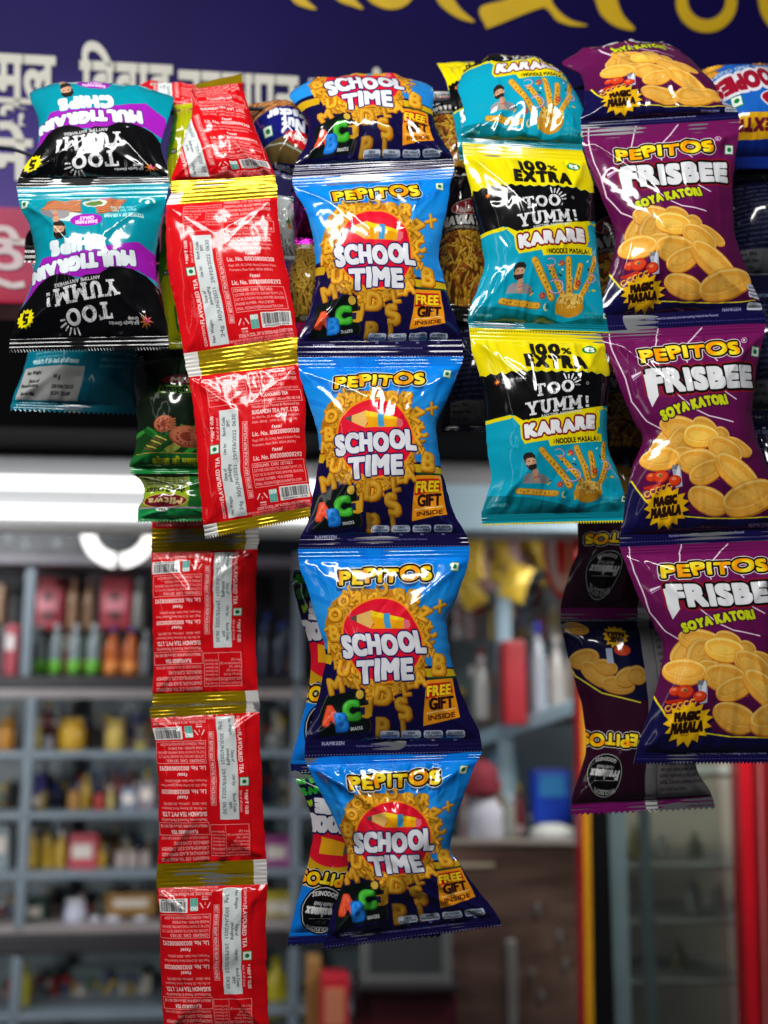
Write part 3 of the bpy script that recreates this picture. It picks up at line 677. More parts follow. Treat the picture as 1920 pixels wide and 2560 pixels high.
def art_multigrain_back():
    a = Art([(0, 0), (900, 0), (900, 1000), (0, 1000)], 560, 620, (0, 122, 146))
    a.rect(470, 0, 560, 1000, (0, 112, 138)); a.line([(540, 0), (540, 1000)], 4, (0, 92, 116)); a.line([(470, 0), (470, 1000)], 3, (40, 150, 170))
    c = (150, 205, 214)
    a.para(GREEK+GREEK[:6], 570, 60, 19, 42, c, 300, bold=1)
    a.para(GREEK[3:8]+GREEK[:3], 70, 50, 19, 42, c, 380, bold=1); a.text('BEST BEFORE 6 MONTHS FROM MANUFACTURE', 255, 520, 34, (190, 226, 232), 390, bold=3); a.para(GREEK[:3], 90, 570, 16, 30, c, 360, bold=1)
    a.text('*M.R.P.: ₹ 5/- incl. of all taxes', 250, 664, 30, (200, 230, 236), 340, bold=3)
    a.rect(20, 700, 470, 930, (186, 188, 186)); a.text('Net Weight', 110, 740, 24, (40, 44, 44), 110, bold=2); a.text('14 g', 290, 770, 28, (40, 44, 44), 44, bold=2); a.text('Date of', 125, 800, 24, (40, 44, 44), 80, bold=2); a.text('Manufacture', 100, 832, 24, (40, 44, 44), 130, bold=2); a.text('Batch No.', 105, 890, 22, (40, 44, 44), 100, bold=2)
    a.text('20/06/2021', 340, 836, 24, (60, 60, 60), 150, bold=2); a.text('B214 21:08', 340, 882, 24, (60, 60, 60), 130, bold=2)
    return a

def art_tea():
    W, H = 1260, 1680
    a = Art([(0, 0), (W, 0), (W, H), (0, H)], 560, 740, (214, 12, 22))
    P = (250, 196, 190); Q = (252, 224, 220)
    a.line([(165, 0), (172, H)], 4, (150, 4, 14))
    T = lambda s, x, y, h, w, b=2.2, c=P, al='l', rot=0: a.text(s, x, y, h, c, w, bold=b*.62, align=al, rot=rot)
    B = lambda x0, y0, x1, y1, w=5, c=P: a.line([(x0, y0), (x1, y0), (x1, y1), (x0, y1)], w, c, closed=True)
    # nutrition table
    B(190, 60, 630, 395); a.line([(455, 60), (455, 395)], 4, P); a.line([(190, 140), (630, 140)], 4, P)
    for k, (l, r) in enumerate((('Nutritional Information', 'Value per 100 g'), ('(per 2 g in 100 ml)', 'serving'), ('Energy (kcal)', 'Not Detected'), ('Protein (g)', 'Not Detected'), ('Sugar (g)', 'Not Detected'), ('Carbohydrate (g)', 'Not Detected'), ('Fat (g)', 'Not Detected'))):
        y = 86+k*36+(14 if k > 1 else 0); T(l, 202, y, 21, min(240, 15*len(l))); T(r, 470, y, 20, 145)
    # date window
    a.rect(292, 450, 506, 1655, (214, 222, 222)); D = (70, 76, 80)
    for s, x, y, w in (('Net Weight:', 345, 1530, 200), ('Date of', 335, 1190, 130), ('packaging', 382, 1180, 190), ('Use by:', 340, 905, 130), ('Batch Code:', 335, 640, 220), ('SMT', 385, 610, 80)): T(s, x, y, 34, w, 2, D, 'c', -90)
    a.text('24g  30/JUN/2021  29/FEB/2022  0630', 452, 1055, 40, (96, 102, 108), 1080, bold=1.2, rot=-90)
    T('CONTENTS:', 250, 1560, 30, 180, 3, Q, 'c', -90); T('FLAVOURED TEA', 250, 1225, 44, 470, 5, Q, 'c', -90)
    a.veg(226, 890, 50, -90); T('* MRP ₹ 10.00', 205, 650, 36, 280, 4, Q, 'c', -90); T('(incl. of all taxes)', 262, 660, 28, 250, 3, P, 'c', -90)
    B(548, 615, 606, 1480); T('BEST BEFORE EIGHT MONTHS FROM PACKAGING', 578, 1048, 36, 840, 3, Q, 'c', -90)
    x = 660
    for y, s, h, w, b in ((40, 'INGREDIENTS : CTC TEA, MIXED SPICES', 34, 540, 3), (95, '(SAUNTH-1.24%, BLACK PEPPER-0.62%', 34, 540, 3), (150, 'CARDAMOM BLACK-0.25%, CARDAMOM', 34, 540, 3), (205, 'GREEN-0.25%, CLOVE-0.24%)', 34, 390, 3), (258, '*CONTAINS ADDED NATURAL FLAVOURING SUBSTANCES', 26, 545, 2),
                          (450, 'Manufactured, Packed & Marketed by:', 32, 530, 2.5), (580, 'At: Plot No. 20, Railway Road, Samaypur,', 28, 530, 2), (635, 'Delhi- 110042   (WM No.: DL/1285/99)', 28, 500, 2), (850, 'Regd. Off.: 113, D-Mall, Netaji Subhash Place,', 28, 530, 2), (905, 'Pitampura, New Delhi- 110034 (INDIA)', 28, 480, 2)): T(s, x, y, h, w, b)
    T('SUGANDH TEA PVT. LTD.', x, 516, 48, 520, 4.5, Q); T('Lic. No. 10012011000201', x, 775, 50, 520, 4, Q); T('Lic. No. 10020011008292', x, 1055, 50, 540, 4, Q)
    for y in (705, 975): a.text('fssai', 930, y, 34, Q, 110, bold=3, shear=.2); a.line([(890, y+26), (985, y+22)], 4, Q)
    B(645, 290, 1225, 420); a.text('FLAVOURED TEA', 930, 322, 38, Q, 300, bold=3); a.text('MASALA FLAVOUR MAX. 2.0% w/w REG. NO. F-58', 935, 384, 30, P, 540, bold=2.2)
    B(645, 1115, 1225, 1380); T('CONSUMER  CARE  DETAILS:', x, 1145, 34, 440, 3)
    for k, s in enumerate(('CUSTOMER CARE EXECUTIVE, SUGANDH TEA PVT. LTD.', 'PLOT NO. 20, RAILWAY ROAD, SAMAYPUR, DELHI 110042', 'PHONE NUMBER: +91-11-27833115', 'EMAIL: FEEDBACK@SUGANDHTEA.COM')): T(s, x, 1196+k*50, 29, (540, 545, 420, 510)[k], 2.2)
    for k in range(3):
        t = -math.pi/2+k*2*math.pi/3; p = lambda r, q: (705+r*math.cos(q), 1500+r*math.sin(q)); a.line([p(56, t+.45), p(56, t+2*math.pi/3-.45)], 12, Q)
    T('7', 705, 1500, 30, 16, 2, Q, 'c'); T('OTHER', 705, 1572, 20, 70, 2, Q, 'c')
    a.rect(785, 1420, 875, 1560, (120, 190, 178)); a.text('ISO', 830, 1446, 38, (236, 244, 240), 78, bold=4)
    for k in range(4): T('22000 : 2005', 830, 1488+k*19, 11, 74, 1, (40, 120, 110), 'c')
    a.barcode(905, 1405, 1240, 1560)
    a.text('STORE IN COOL, DRY & ODOUR FREE CONDITIONS', 930, 1606, 28, P, 600, bold=2.2); a.text('*THIS PACK MAY NOT BE SOLD SEPARATELY, PACKED IN FOOD GRADE MATERIAL', 870, 1642, 20, P, 740, bold=1.4); a.text('TEA IS A NATURAL PRODUCT, STORE AWAY FROM SUNLIGHT', 900, 1668, 18, P, 680, bold=1.4)
    return a

def art_navratan():
    a = Art([(0, 0), (620, 0), (620, 1000), (0, 1000)], 460, 740, (8, 6, 8))
    R = a.rnd
    for k in range(30): a.ell(R.uniform(30, 590), R.uniform(120, 330), 3, 3, (210, 200, 190))
    a.barcode(60, 10, 330, 130, 9)
    a.ell(330, 420, 210, 70, (206, 190, 180), -.06); a.ell(330, 420, 202, 64, (146, 16, 26), -.06); a.text("Haldiram's", 330, 436, 50, (228, 214, 208), 300, bold=3, shear=.2, rot=-3); a.line([(380+20*math.cos(t*.4), 378+20*math.sin(t*.4)) for t in range(17)], 5, (228, 214, 208)); a.line([(362, 378), (398, 378)], 4, (228, 214, 208))
    a.text('NAVRATAN', 310, 530, 62, (222, 220, 216), 520, bold=8, rot=-1); a.text('A COMBINATION OF DELIGHTS', 310, 588, 18, (200, 190, 170), 420, bold=1.5)
    mix(a, [(20, 610), (600, 600), (610, 930), (400, 960), (20, 940)], 300, 5)
    return a

def art_henna():
    a = Art([(30, 250), (620, 250), (620, 1360), (0, 1350)], 420, 660, (16, 30, 16))
    R = a.rnd
    a.poly([(0, 240), (640, 240), (640, 560), (0, 600)], (10, 20, 10)); a.poly([(330, 300), (620, 300), (620, 430), (330, 460)], (24, 60, 30))
    a.poly([(30, 600), (640, 590), (640, 720), (30, 760)], (30, 44, 24)); a.poly([(210, 608), (640, 598), (640, 690), (200, 700)], (96, 146, 50)); a.text('मेहन्दी पाउडर', 400, 655, 56, (14, 20, 10), 370, bold=3)
    a.ell(400, 545, 180, 56, (90, 12, 20)); a.text('Mitwa', 400, 545, 56, (170, 150, 140), 230, bold=4)
    a.poly([(0, 1000), (640, 1000), (640, 1190), (0, 1190)], (22, 66, 24))
    for k in range(16): x, y = R.uniform(20, 620), R.uniform(980, 1170); t = R.uniform(-.8, .8); a.ell(x, y, 70, 18, R.choice([(34, 120, 40), (52, 150, 50), (26, 90, 34)]), t)
    for cx, cy, rx, ry, t in ((230, 960, 76, 66, -.4), (390, 1060, 130, 84, .12)):
        a.ell(cx, cy, rx, ry, (140, 70, 46), t); a.ell(cx-8, cy-10, rx*.86, ry*.82, (178, 100, 70), t); a.ell(cx, cy, rx*.4, ry*.4, (130, 52, 36), t)
        for k in range(5): a.line([(cx+rx*.2, cy-ry*.4+k*ry*.25), (cx+rx*1.05, cy-ry*.55+k*ry*.3)], ry*.2, (168, 92, 64))
        for k in range(12): q = R.random()*6.3; a.ell(cx+rx*.6*math.cos(q), cy+ry*.6*math.sin(q), 9, 5, (106, 40, 26), q)
    for k in range(6): a.line([(80+k*18, 1130-k*16), (150+k*18, 1165-k*16)], 10, (206, 176, 70) if k % 2 else (120, 60, 40)); a.line([(230+k*12, 1150-k*8), (270+k*12, 1190-k*10)], 8, (196, 170, 80))
    a.poly([(0, 1180), (640, 1190), (640, 1370), (0, 1370)], (24, 104, 44)); a.line([(30, 1178), (640, 1190)], 6, (190, 150, 60)); a.text('सोजत की मशहूर मेहन्दी', 370, 1245, 46, (206, 204, 30), 430, bold=2.5)
    a.poly([(0, 1295), (640, 1300), (640, 1370), (0, 1370)], (20, 130, 60))
    return a

def art_henna_back():
    a = Art([(0, 0), (600, 0), (600, 600), (0, 600)], 420, 420, (26, 96, 36))
    a.rect(30, 0, 370, 470, (120, 140, 40)); a.rect(30, 190, 370, 330, (150, 178, 30)); a.rect(40, 20, 360, 180, (110, 120, 60))
    for k in range(4): a.text('सोजत की मशहूर मेहन्दी पाउडर', 200, 40+k*36, 22, (40, 50, 20), 270, bold=1.5, rot=180)
    a.text('मेहन्दी पाउडर', 200, 226, 60, (20, 26, 10), 280, bold=3, rot=180); a.ell(200, 370, 160, 84, (210, 180, 90)); a.ell(200, 370, 152, 77, (110, 20, 36)); a.text('Mitwa', 200, 376, 70, (216, 190, 130), 240, bold=4, rot=180)
    a.poly([(0, 450), (600, 450), (600, 600), (0, 600)], (30, 150, 80)); a.line([(0, 452), (600, 452)], 16, (180, 150, 180)); a.ell(190, 470, 44, 26, (226, 230, 226)); a.text('MH', 190, 470, 22, (30, 34, 30), bold=2)
    a.rect(520, 180, 600, 330, (60, 20, 30)); a.text('मे', 560, 250, 60, (220, 210, 200), bold=3, rot=180)
    return a

def art_lime():
    a = Art([(0, 0), (400, 0), (400, 1000), (0, 1000)], 240, 600, (186, 190, 10))
    a.poly([(0, 0), (60, 60), (70, 400), (40, 520), (0, 560)], (70, 140, 30)); a.rect(90, 30, 400, 36, (120, 124, 6))
    for k in range(14): a.text('Ingredients vegetable oil salt', 255, 70+k*22, 12, (90, 94, 10), 230, bold=.8, alpha=.7)
    a.veg(210, 420, 24, 6); a.rect(40, 470, 120, 510, (40, 40, 20)); a.text('MX', 80, 490, 26, (225, 225, 210), bold=2)
    a.poly([(150, 560), (400, 520), (400, 640), (190, 640)], (214, 218, 200)); a.rrect(120, 720, 420, 900, 50, (40, 128, 24)); a.text('masti', 275, 810, 70, (236, 240, 226), 240, bold=6, shear=.2); a.text('TIKHI', 200, 745, 26, (230, 220, 40), 90, bold=2, shear=.2)
    return a

def art_nut():
    a = Art([(0, 0), (700, 0), (700, 900), (0, 900)], 440, 560, (14, 22, 110))
    R = a.rnd
    a.poly([(0, 0), (700, 0), (700, 300), (0, 330)], (150, 96, 50))
    for k in range(120): x, y, t = R.uniform(0, 700), R.uniform(0, 310), R.uniform(-.9, .9); a.ell(x, y+4, 52, 17, (96, 52, 20), t); a.ell(x, y, 50, 14, R.choice([(196, 136, 80), (178, 112, 60), (214, 160, 104)]), t)
    a.poly([(0, 330), (250, 320), (520, 380), (700, 470), (700, 0), (700, 640), (0, 660)], (14, 22, 110)); a.poly([(0, 620), (300, 600), (700, 760), (700, 850), (0, 850)], (92, 74, 38)); a.rect(0, 800, 700, 900, (16, 18, 92))
    a.text('Nut', 420, 500, 90, (226, 230, 236), 220, bold=9, rot=184); a.text('Cracker', 390, 400, 90, (226, 230, 236), 430, bold=9, rot=186)
    a.veg(150, 520, 44, 6); a.ell(500, 620, 190, 70, (196, 20, 30), .1); a.text("Haldiram's", 500, 620, 48, (236, 226, 220), 270, bold=4, rot=186)
    for k in range(34): a.rect(k*22, 596+k*5, k*22+12, 612+k*5, (190, 206, 200))
    a.text('Crispy & crunchy', 330, 845, 40, (214, 218, 230), 420, bold=4, rot=186)
    return a

def art_whoopies():
    a = Art([(0, 0), (900, 0), (900, 1000), (0, 1000)], 520, 560, (24, 96, 190))
    R = a.rnd
    a.poly([(0, 0), (900, 0), (900, 60), (0, 120)], (200, 150, 40)); a.poly([(500, 0), (900, 0), (900, 160), (640, 120)], (170, 14, 60))
    a.text('CORN BALLS', 330, 90, 60, (150, 60, 10), 480, bold=6, rot=174)
    for x, y in ((130, 160), (330, 150), (520, 190), (700, 180), (60, 260), (820, 220)): a.ell(x, y, 92, 58, (150, 92, 8), .1); a.ell(x-6, y-6, 84, 50, (222, 154, 34), .1); a.ell(x-20, y-18, 40, 20, (246, 198, 90), .1, .7)
    a.text('LIGHT AND CRISPY', 330, 300, 44, (170, 196, 226), 560, bold=3, rot=178)
    a.text('WHOOPIES', 440, 420, 120, (150, 12, 40), 800, bold=12, outs=[(40, (220, 216, 224))], rot=176)
    a.ell(560, 590, 150, 74, (220, 216, 220)); a.ell(560, 590, 136, 62, (170, 16, 40)); a.text('WB', 560, 590, 50, (232, 226, 226), bold=6, rot=180); a.veg(190, 590, 46)
    a.poly([(0, 680), (900, 680), (900, 880), (0, 880)], (226, 170, 20)); a.text('20% EXTRA', 420, 770, 100, (110, 20, 40), 760, bold=10, rot=180)
    a.poly([(0, 880), (900, 880), (900, 1000), (0, 1000)], (10, 40, 130))
    return a

def art_sev():
    a = Art([(0, 0), (600, 0), (600, 700), (0, 700)], 380, 440, (120, 84, 14))
    mix(a, [(0, 0), (600, 0), (600, 560), (0, 560)], 420, 8, 's', 1.5, .95)
    a.rect(0, 560, 600, 700, (200, 40, 110)); a.rect(0, 555, 600, 590, (70, 56, 20)); a.text('DELICIOUS NAMKEEN', 300, 572, 22, (210, 200, 180), 420, bold=2, rot=180); a.ell(400, 640, 160, 40, (226, 200, 214)); a.text('LITE', 400, 640, 50, (150, 10, 80), bold=5)
    return a

def art_silver():
    a = Art([(0, 0), (400, 0), (400, 700), (0, 700)], 260, 440, (196, 200, 200))
    a.ell(330, 300, 34, 30, (70, 120, 40)); a.ell(350, 350, 28, 30, (206, 120, 30)); a.poly([(300, 0), (400, 0), (400, 70), (330, 40)], (40, 90, 90))
    for k, s in enumerate(('MRP ₹ 5', 'Incl. of all taxes', 'Pkd. On', 'Batch No.')): a.text(s, 140+k*62, 560, 30, (60, 64, 66), 60+len(s)*9, bold=2, rot=-90)
    return a

def art_school_back():
    """reverse of the letter-crisp packet, hanging upside down"""
    a = Art([(0, 0), (900, 0), (900, 1000), (0, 1000)], 560, 640, (6, 116, 214))
    a.poly([(0, 0), (900, 0), (900, 300), (0, 420)], (14, 14, 50)); a.poly([(0, 420), (420, 380), (520, 640), (360, 760), (0, 700)], (206, 160, 16)); a.poly([(0, 640), (420, 900), (520, 860), (300, 600)], (216, 170, 20)); a.line([(120, 620), (520, 890)], 22, (16, 24, 80))
    a.text('PLAY & LEARN', 170, 200, 40, (150, 200, 30), 240, bold=4, rot=160); a.text('NEWS', 130, 130, 50, (40, 160, 50), bold=6, rot=165); a.text('FUN', 60, 60, 60, (60, 170, 60), bold=6, rot=170)
    a.ell(215, 470, 190, 130, (226, 20, 46)); a.poly([(330, 500), (250, 470), (250, 535)], (100, 90, 84)); a.poly([(120, 440), (260, 468), (260, 536), (120, 530)], (246, 176, 20))
    kw = dict(bold=12, outs=[(24, (20, 14, 80))], jit=.25, seed=7); a.text('SCHOOL', 215, 370, 90, (232, 232, 238), 330, rot=184, **kw); a.text('TIME', 215, 262, 90, (232, 232, 238), 230, rot=184, **kw)
    pepitos(a, 205, 668, 350, 62, 183, deep=True)
    a.ell(190, 830, 128, 128, (4, 4, 6)); a.line([(190+118*math.cos(t*.3), 830+118*math.sin(t*.3)) for t in range(22)], 5, (200, 200, 200)); a.text('Freshmax', 190, 838, 46, (226, 226, 226), 190, bold=4, rot=184, shear=.2); a.text('Health Foods', 192, 798, 22, (200, 200, 200), 110, bold=1.5, rot=184, shear=.2); a.line([(120, 868), (260, 872)], 3, (200, 200, 200)); a.text('EST. 2017', 188, 890, 16, (200, 200, 200), 60, rot=184)
    a.text('GOODNESS', 195, 742, 22, (210, 210, 210), 150, bold=2, rot=184, arch=-14); a.text('WHOLESOME', 190, 930, 22, (210, 210, 210), 170, bold=2, rot=184, arch=14)
    a.rect(440, 0, 520, 1000, (10, 90, 180)); a.rect(530, 120, 860, 900, (170, 176, 180)); a.para(GREEK+GREEK[:8], 550, 160, 20, 40, (60, 60, 66), 280, bold=1)
    a.rect(0, 960, 900, 1000, (16, 20, 84))
    for x in range(8, 900, 17): a.ell(x, 10, 5, 4, (196, 196, 210))
    return a

def art_frisbee_back():
    a = Art([(0, 0), (900, 0), (900, 1000), (0, 1000)], 560, 640, (44, 8, 32))  # print darkened overall to stand in for shade on these rear packets
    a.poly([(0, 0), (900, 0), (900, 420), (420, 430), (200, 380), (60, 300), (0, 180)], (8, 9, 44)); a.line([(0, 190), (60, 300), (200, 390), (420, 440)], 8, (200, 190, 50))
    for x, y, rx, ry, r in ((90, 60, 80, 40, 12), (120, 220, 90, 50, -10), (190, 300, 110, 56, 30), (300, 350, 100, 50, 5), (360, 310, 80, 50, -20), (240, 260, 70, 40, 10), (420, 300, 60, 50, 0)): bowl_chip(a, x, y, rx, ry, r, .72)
    a.poly(star_poly(320, 110, 80, 60, 13, .8), (206, 160, 20)); a.text('MASALA', 320, 100, 24, (40, 16, 4), 100, bold=3, rot=184); a.text('MAGIC', 320, 128, 24, (40, 16, 4), 80, bold=3, rot=184); a.ell(350, 180, 50, 26, (190, 60, 24)); a.rect(250, 170, 290, 240, (150, 160, 180))
    pepitos(a, 260, 640, 380, 60, 182, deep=True)
    a.ell(215, 820, 112, 112, (6, 5, 6)); a.line([(215+104*math.cos(t*.3), 820+104*math.sin(t*.3)) for t in range(22)], 5, (170, 170, 170)); a.text('Freshmax', 215, 826, 42, (200, 200, 200), 170, bold=4, rot=184, shear=.2); a.text('Health Foods', 215, 790, 20, (180, 180, 180), 100, bold=1.5, rot=184, shear=.2); a.text('GOODNESS', 215, 744, 20, (170, 170, 170), 120, bold=2, rot=184, arch=-12); a.text('WHOLESOME', 215, 905, 20, (170, 170, 170), 130, bold=2, rot=184, arch=12); a.line([(150, 852), (280, 856)], 3, (170, 170, 170))
    a.rect(470, 0, 540, 1000, (118, 116, 118)); a.line([(540, 0), (540, 1000)], 5, (110, 110, 110)); a.rect(540, 0, 900, 60, (20, 16, 60)); a.rect(545, 70, 900, 940, (124, 120, 120))
    a.para((GREEK*3)[:26], 566, 100, 18, 32, (54, 52, 56), 300, bold=1)
    for k in range(6): a.rect(600+k*50, 300, 628+k*50, 330, (20, 20, 22))
    for x in range(8, 900, 17): a.ell(x, 8, 5, 4, (196, 190, 200))
    a.rect(0, 950, 900, 1000, (112, 14, 92)); a.rect(470, 950, 545, 1000, (200, 200, 200))
    return a

def art_navy():
    a = Art([(0, 0), (600, 0), (600, 900), (0, 900)], 360, 540, (10, 12, 40))
    a.para(GREEK+GREEK[:6], 60, 200, 16, 38, (70, 80, 110), 460, bold=1); a.text('BEST BEFORE FOUR MONTHS', 300, 120, 26, (90, 100, 130), 460, bold=2); a.rect(60, 700, 400, 860, (96, 98, 100)); a.para(('Net Wt.', 'Batch No.', 'Pkd. On'), 80, 730, 22, 44, (30, 30, 36), None, bold=1.5)
    return a
# ---------------------------------------------------------------- shop front and interior
M = {}
M['film_back'] = mat_plain('inner_film', (150, 152, 156), .3, .6)
M['sign_white'] = mat_plain('sign_white_vinyl', (196, 194, 184), .55, var=.05)
M['sign_yellow'] = mat_plain('sign_yellow_vinyl', (206, 168, 22), .45, var=.10, scale=14)
M['sign_pale'] = mat_plain('sign_pale_vinyl', (196, 180, 182), .55, var=.08)
M['steel'] = mat_plain('brushed_steel', (130, 134, 138), .4, .7)
M['dark'] = mat_plain('dark_soffit', (9, 9, 12), .8, spec=.1)
M['cord'] = mat_plain('dark_blue_cord', (16, 22, 44), .6)

# printed signboard: navy running to violet and a pink foot at the left; navy lightened there as if lit
SY = 1.08
def sign_board():
    m, t, b = principled('flex_sign_print', .5, .08)
    tc = t.nodes.new('ShaderNodeTexCoord'); sp = t.nodes.new('ShaderNodeSeparateXYZ'); t.links.new(tc.outputs['Object'], sp.inputs[0])
    r1 = t.nodes.new('ShaderNodeValToRGB'); e = r1.color_ramp.elements            # up the board, at its left end
    while len(e) < 6: e.new(.5)
    for k, (p, c) in enumerate(((0.0, (176, 30, 60)), (.06, (190, 70, 98)), (.235, (184, 78, 106)), (.24, (84, 68, 140)), (.45, (58, 46, 116)), (.62, (36, 28, 88)))): e[k].position = p; e[k].color = srgb(*c)
    mp = t.nodes.new('ShaderNodeMapRange'); mp.inputs['From Min'].default_value = 0; mp.inputs['From Max'].default_value = .45; t.links.new(sp.outputs['Z'], mp.inputs['Value']); t.links.new(mp.outputs[0], r1.inputs[0])
    mx = t.nodes.new('ShaderNodeMix'); mx.data_type = 'RGBA'; mr = t.nodes.new('ShaderNodeMapRange'); mr.inputs['From Min'].default_value = -.42; mr.inputs['From Max'].default_value = -.12
    t.links.new(sp.outputs['X'], mr.inputs['Value']); t.links.new(mr.outputs[0], mx.inputs['Factor']); t.links.new(r1.outputs[0], mx.inputs['A']); mx.inputs['B'].default_value = srgb(20, 12, 72)
    wv = t.nodes.new('ShaderNodeTexWave'); wv.inputs['Scale'].default_value = 95; wv.inputs['Distortion'].default_value = .4; t.links.new(tc.outputs['Object'], wv.inputs['Vector'])
    bp = t.nodes.new('ShaderNodeBump'); bp.inputs['Strength'].default_value = .18; bp.inputs['Distance'].default_value = .001; t.links.new(wv.outputs['Fac'], bp.inputs['Height']); t.links.new(bp.outputs['Normal'], b.inputs['Normal'])
    nz = t.nodes.new('ShaderNodeTexNoise'); nz.inputs['Scale'].default_value = 5; nz.inputs['Detail'].default_value = 7; t.links.new(tc.outputs['Object'], nz.inputs['Vector'])
    gr = t.nodes.new('ShaderNodeMapRange'); gr.inputs['From Min'].default_value = .3; gr.inputs['From Max'].default_value = .75; gr.inputs['To Min'].default_value = .72; gr.inputs['To Max'].default_value = 1.12; t.links.new(nz.outputs['Fac'], gr.inputs['Value'])
    mu = t.nodes.new('ShaderNodeMix'); mu.data_type = 'RGBA'; mu.blend_type = 'MULTIPLY'; mu.inputs['Factor'].default_value = 1; t.links.new(mx.outputs['Result'], mu.inputs['A']); t.links.new(gr.outputs[0], mu.inputs['B'])
    t.links.new(mu.outputs['Result'], b.inputs['Base Color'])
    a = at(-220, 752, SY, YAW); c = at(2150, 836, SY, YAW); top = at(-220, -330, SY, YAW)
    dx = np.array(c)-a; dx[2] = 0; up = np.array((0, 0, top[2]-a[2])); back = np.array((-YAW*.05, .05, 0))
    root = empty('shop_signboard', tuple((a+c)/2), 'navy printed shop signboard with yellow and white lettering above the packets', 'signboard')
    bevel_box('panel', a, dx, back, up, m, root, .003)
    u = dx/np.linalg.norm(dx); n = np.array((YAW, -1.0, 0)); n /= np.linalg.norm(n)
    inv = np.linalg.inv(np.stack([u, np.array((0, 0, 1.0)), n], 1))
    def place(x, y, d): return at(x, y, SY, YAW)+n*(d+.0005)
    def flat(name, polys, mat, depth=.0012):
        v, f = fill_polys(polys)
        return slab_from_flat(name, v, f, place, depth, mat, root)
    A = Art([(0, 0), (10, 0), (10, 10), (0, 10)], 10, 10)
    fat = lambda P, w: P
    def deva(s, x0, y, w, h, bold):
        P = A.tpolys(s, x0+w/2, y, h, w)
        v, f = fill_text(s, w, h, bold)
        return slab_from_flat('lettering', v+(x0, y), f, place, .0012, M['sign_white'], root)
    for s, x0, yb, w, h, sl in (('मल', -12, 144, 152, 108, .055), ('िववाह', 200, 162, 232, 108, .055), ('उद्यापन', 446, 186, 300, 108, .055), ('सवां', 772, 208, 190, 108, .055)):
        v, f = fill_text(s, w, h)
        v = v+(x0, yb); v[:, 1] += (v[:, 0]-x0)*sl
        slab_from_flat('lettering', v, f, place, .0012, M['sign_white'], root)
    for s, x0, yb, w, h, mt in (('ने', -30, 352, 112, 92, 'sign_white'), ('क', -4, 250, 84, 62, 'sign_white'), ('ठे', -40, 600, 110, 70, 'sign_pale')):
        v, f = fill_text(s, w, h); v = v+(x0, yb); v[:, 1] += (v[:, 0]-x0)*.06
        slab_from_flat('lettering', v, f, place, .0012, M[mt], root)
    flat('underline', stroke_polys([(-80, 690), (-20, 698), (30, 716), (62, 712)], 16)[1::2], M['sign_pale'])
    Y = 'sign_yellow'
    def sm(pts):                                                     # a smooth brush-letter outline
        p = np.array(pts, float); n_ = len(p); out = []
        for i in range(n_):
            p0, p1, p2, p3 = p[i-1], p[i], p[(i+1) % n_], p[(i+2) % n_]
            for k in range(5): s = k/5; out.append(.5*((2*p1)+(-p0+p2)*s+(2*p0-5*p1+4*p2-p3)*s*s+(-p0+3*p1-3*p2+p3)*s**3))
        return np.array(out)
    for pts in ([(690, -90), (745, -80), (752, -20), (770, 6), (791, 26), (765, 22), (735, 8), (712, -30)], [(800, -90), (862, -80), (872, -24), (890, 4), (908, 25), (880, 18), (845, 4), (820, -30)],
                [(900, -90), (950, -80), (962, -12), (985, -2), (1008, -20), (1015, -80), (1040, -80), (1034, -10), (1010, 18), (978, 26), (945, 18), (915, -8)],
                [(1060, -90), (1118, -80), (1130, -10), (1152, 26), (1186, 57), (1150, 50), (1112, 26), (1088, -6)], [(1199, 22), (1262, 2), (1330, -26), (1352, -90), (1390, -80), (1376, -10), (1390, 24), (1424, 52), (1468, 66), (1430, 67), (1392, 54), (1368, 26), (1340, 26), (1226, 71), (1213, 66)],
                [(1470, -90), (1530, -80), (1540, -6), (1556, 40), (1586, 76), (1550, 73), (1512, 50), (1490, 10)], [(1880, -90), (1930, -90), (1922, 0), (1940, 50), (1970, 76), (1936, 80), (1904, 40), (1893, -10)]):
        flat('lettering', [sm(pts)], M[Y], .0016)
    ring = [(1765+76*math.cos(q), 6+78*math.sin(q)) for q in np.linspace(-.6, math.pi+.6, 26)]+[(1765+48*math.cos(q), 2+50*math.sin(q)) for q in np.linspace(math.pi+.6, -.6, 26)]
    flat('lettering', [np.array(ring)], M[Y], .0016)
    return root
def fill_text(s, w, h):
    """solid, heavy text as a flat mesh: w wide, headline-to-foot height h, y downwards from the headline"""
    c = bpy.data.curves.new('type', 'FONT'); c.body = s; c.offset = .03; c.resolution_u = 6
    o = bpy.data.objects.new('type', c); COL.objects.link(o); bpy.context.view_layer.update()
    dg = bpy.context.evaluated_depsgraph_get(); me = o.evaluated_get(dg).to_mesh()
    v = np.array([x.co[:2] for x in me.vertices]); f = [tuple(p.vertices) for p in me.polygons]
    o.evaluated_get(dg).to_mesh_clear(); bpy.data.objects.remove(o); bpy.data.curves.remove(c)
    x0, x1 = v[:, 0].min(), v[:, 0].max()
    head = .60                                                      # headline height of the built-in Devanagari
    return np.stack([(v[:, 0]-x0)/(x1-x0)*w, (head-v[:, 1])/.60*h], 1), f
sign_board()

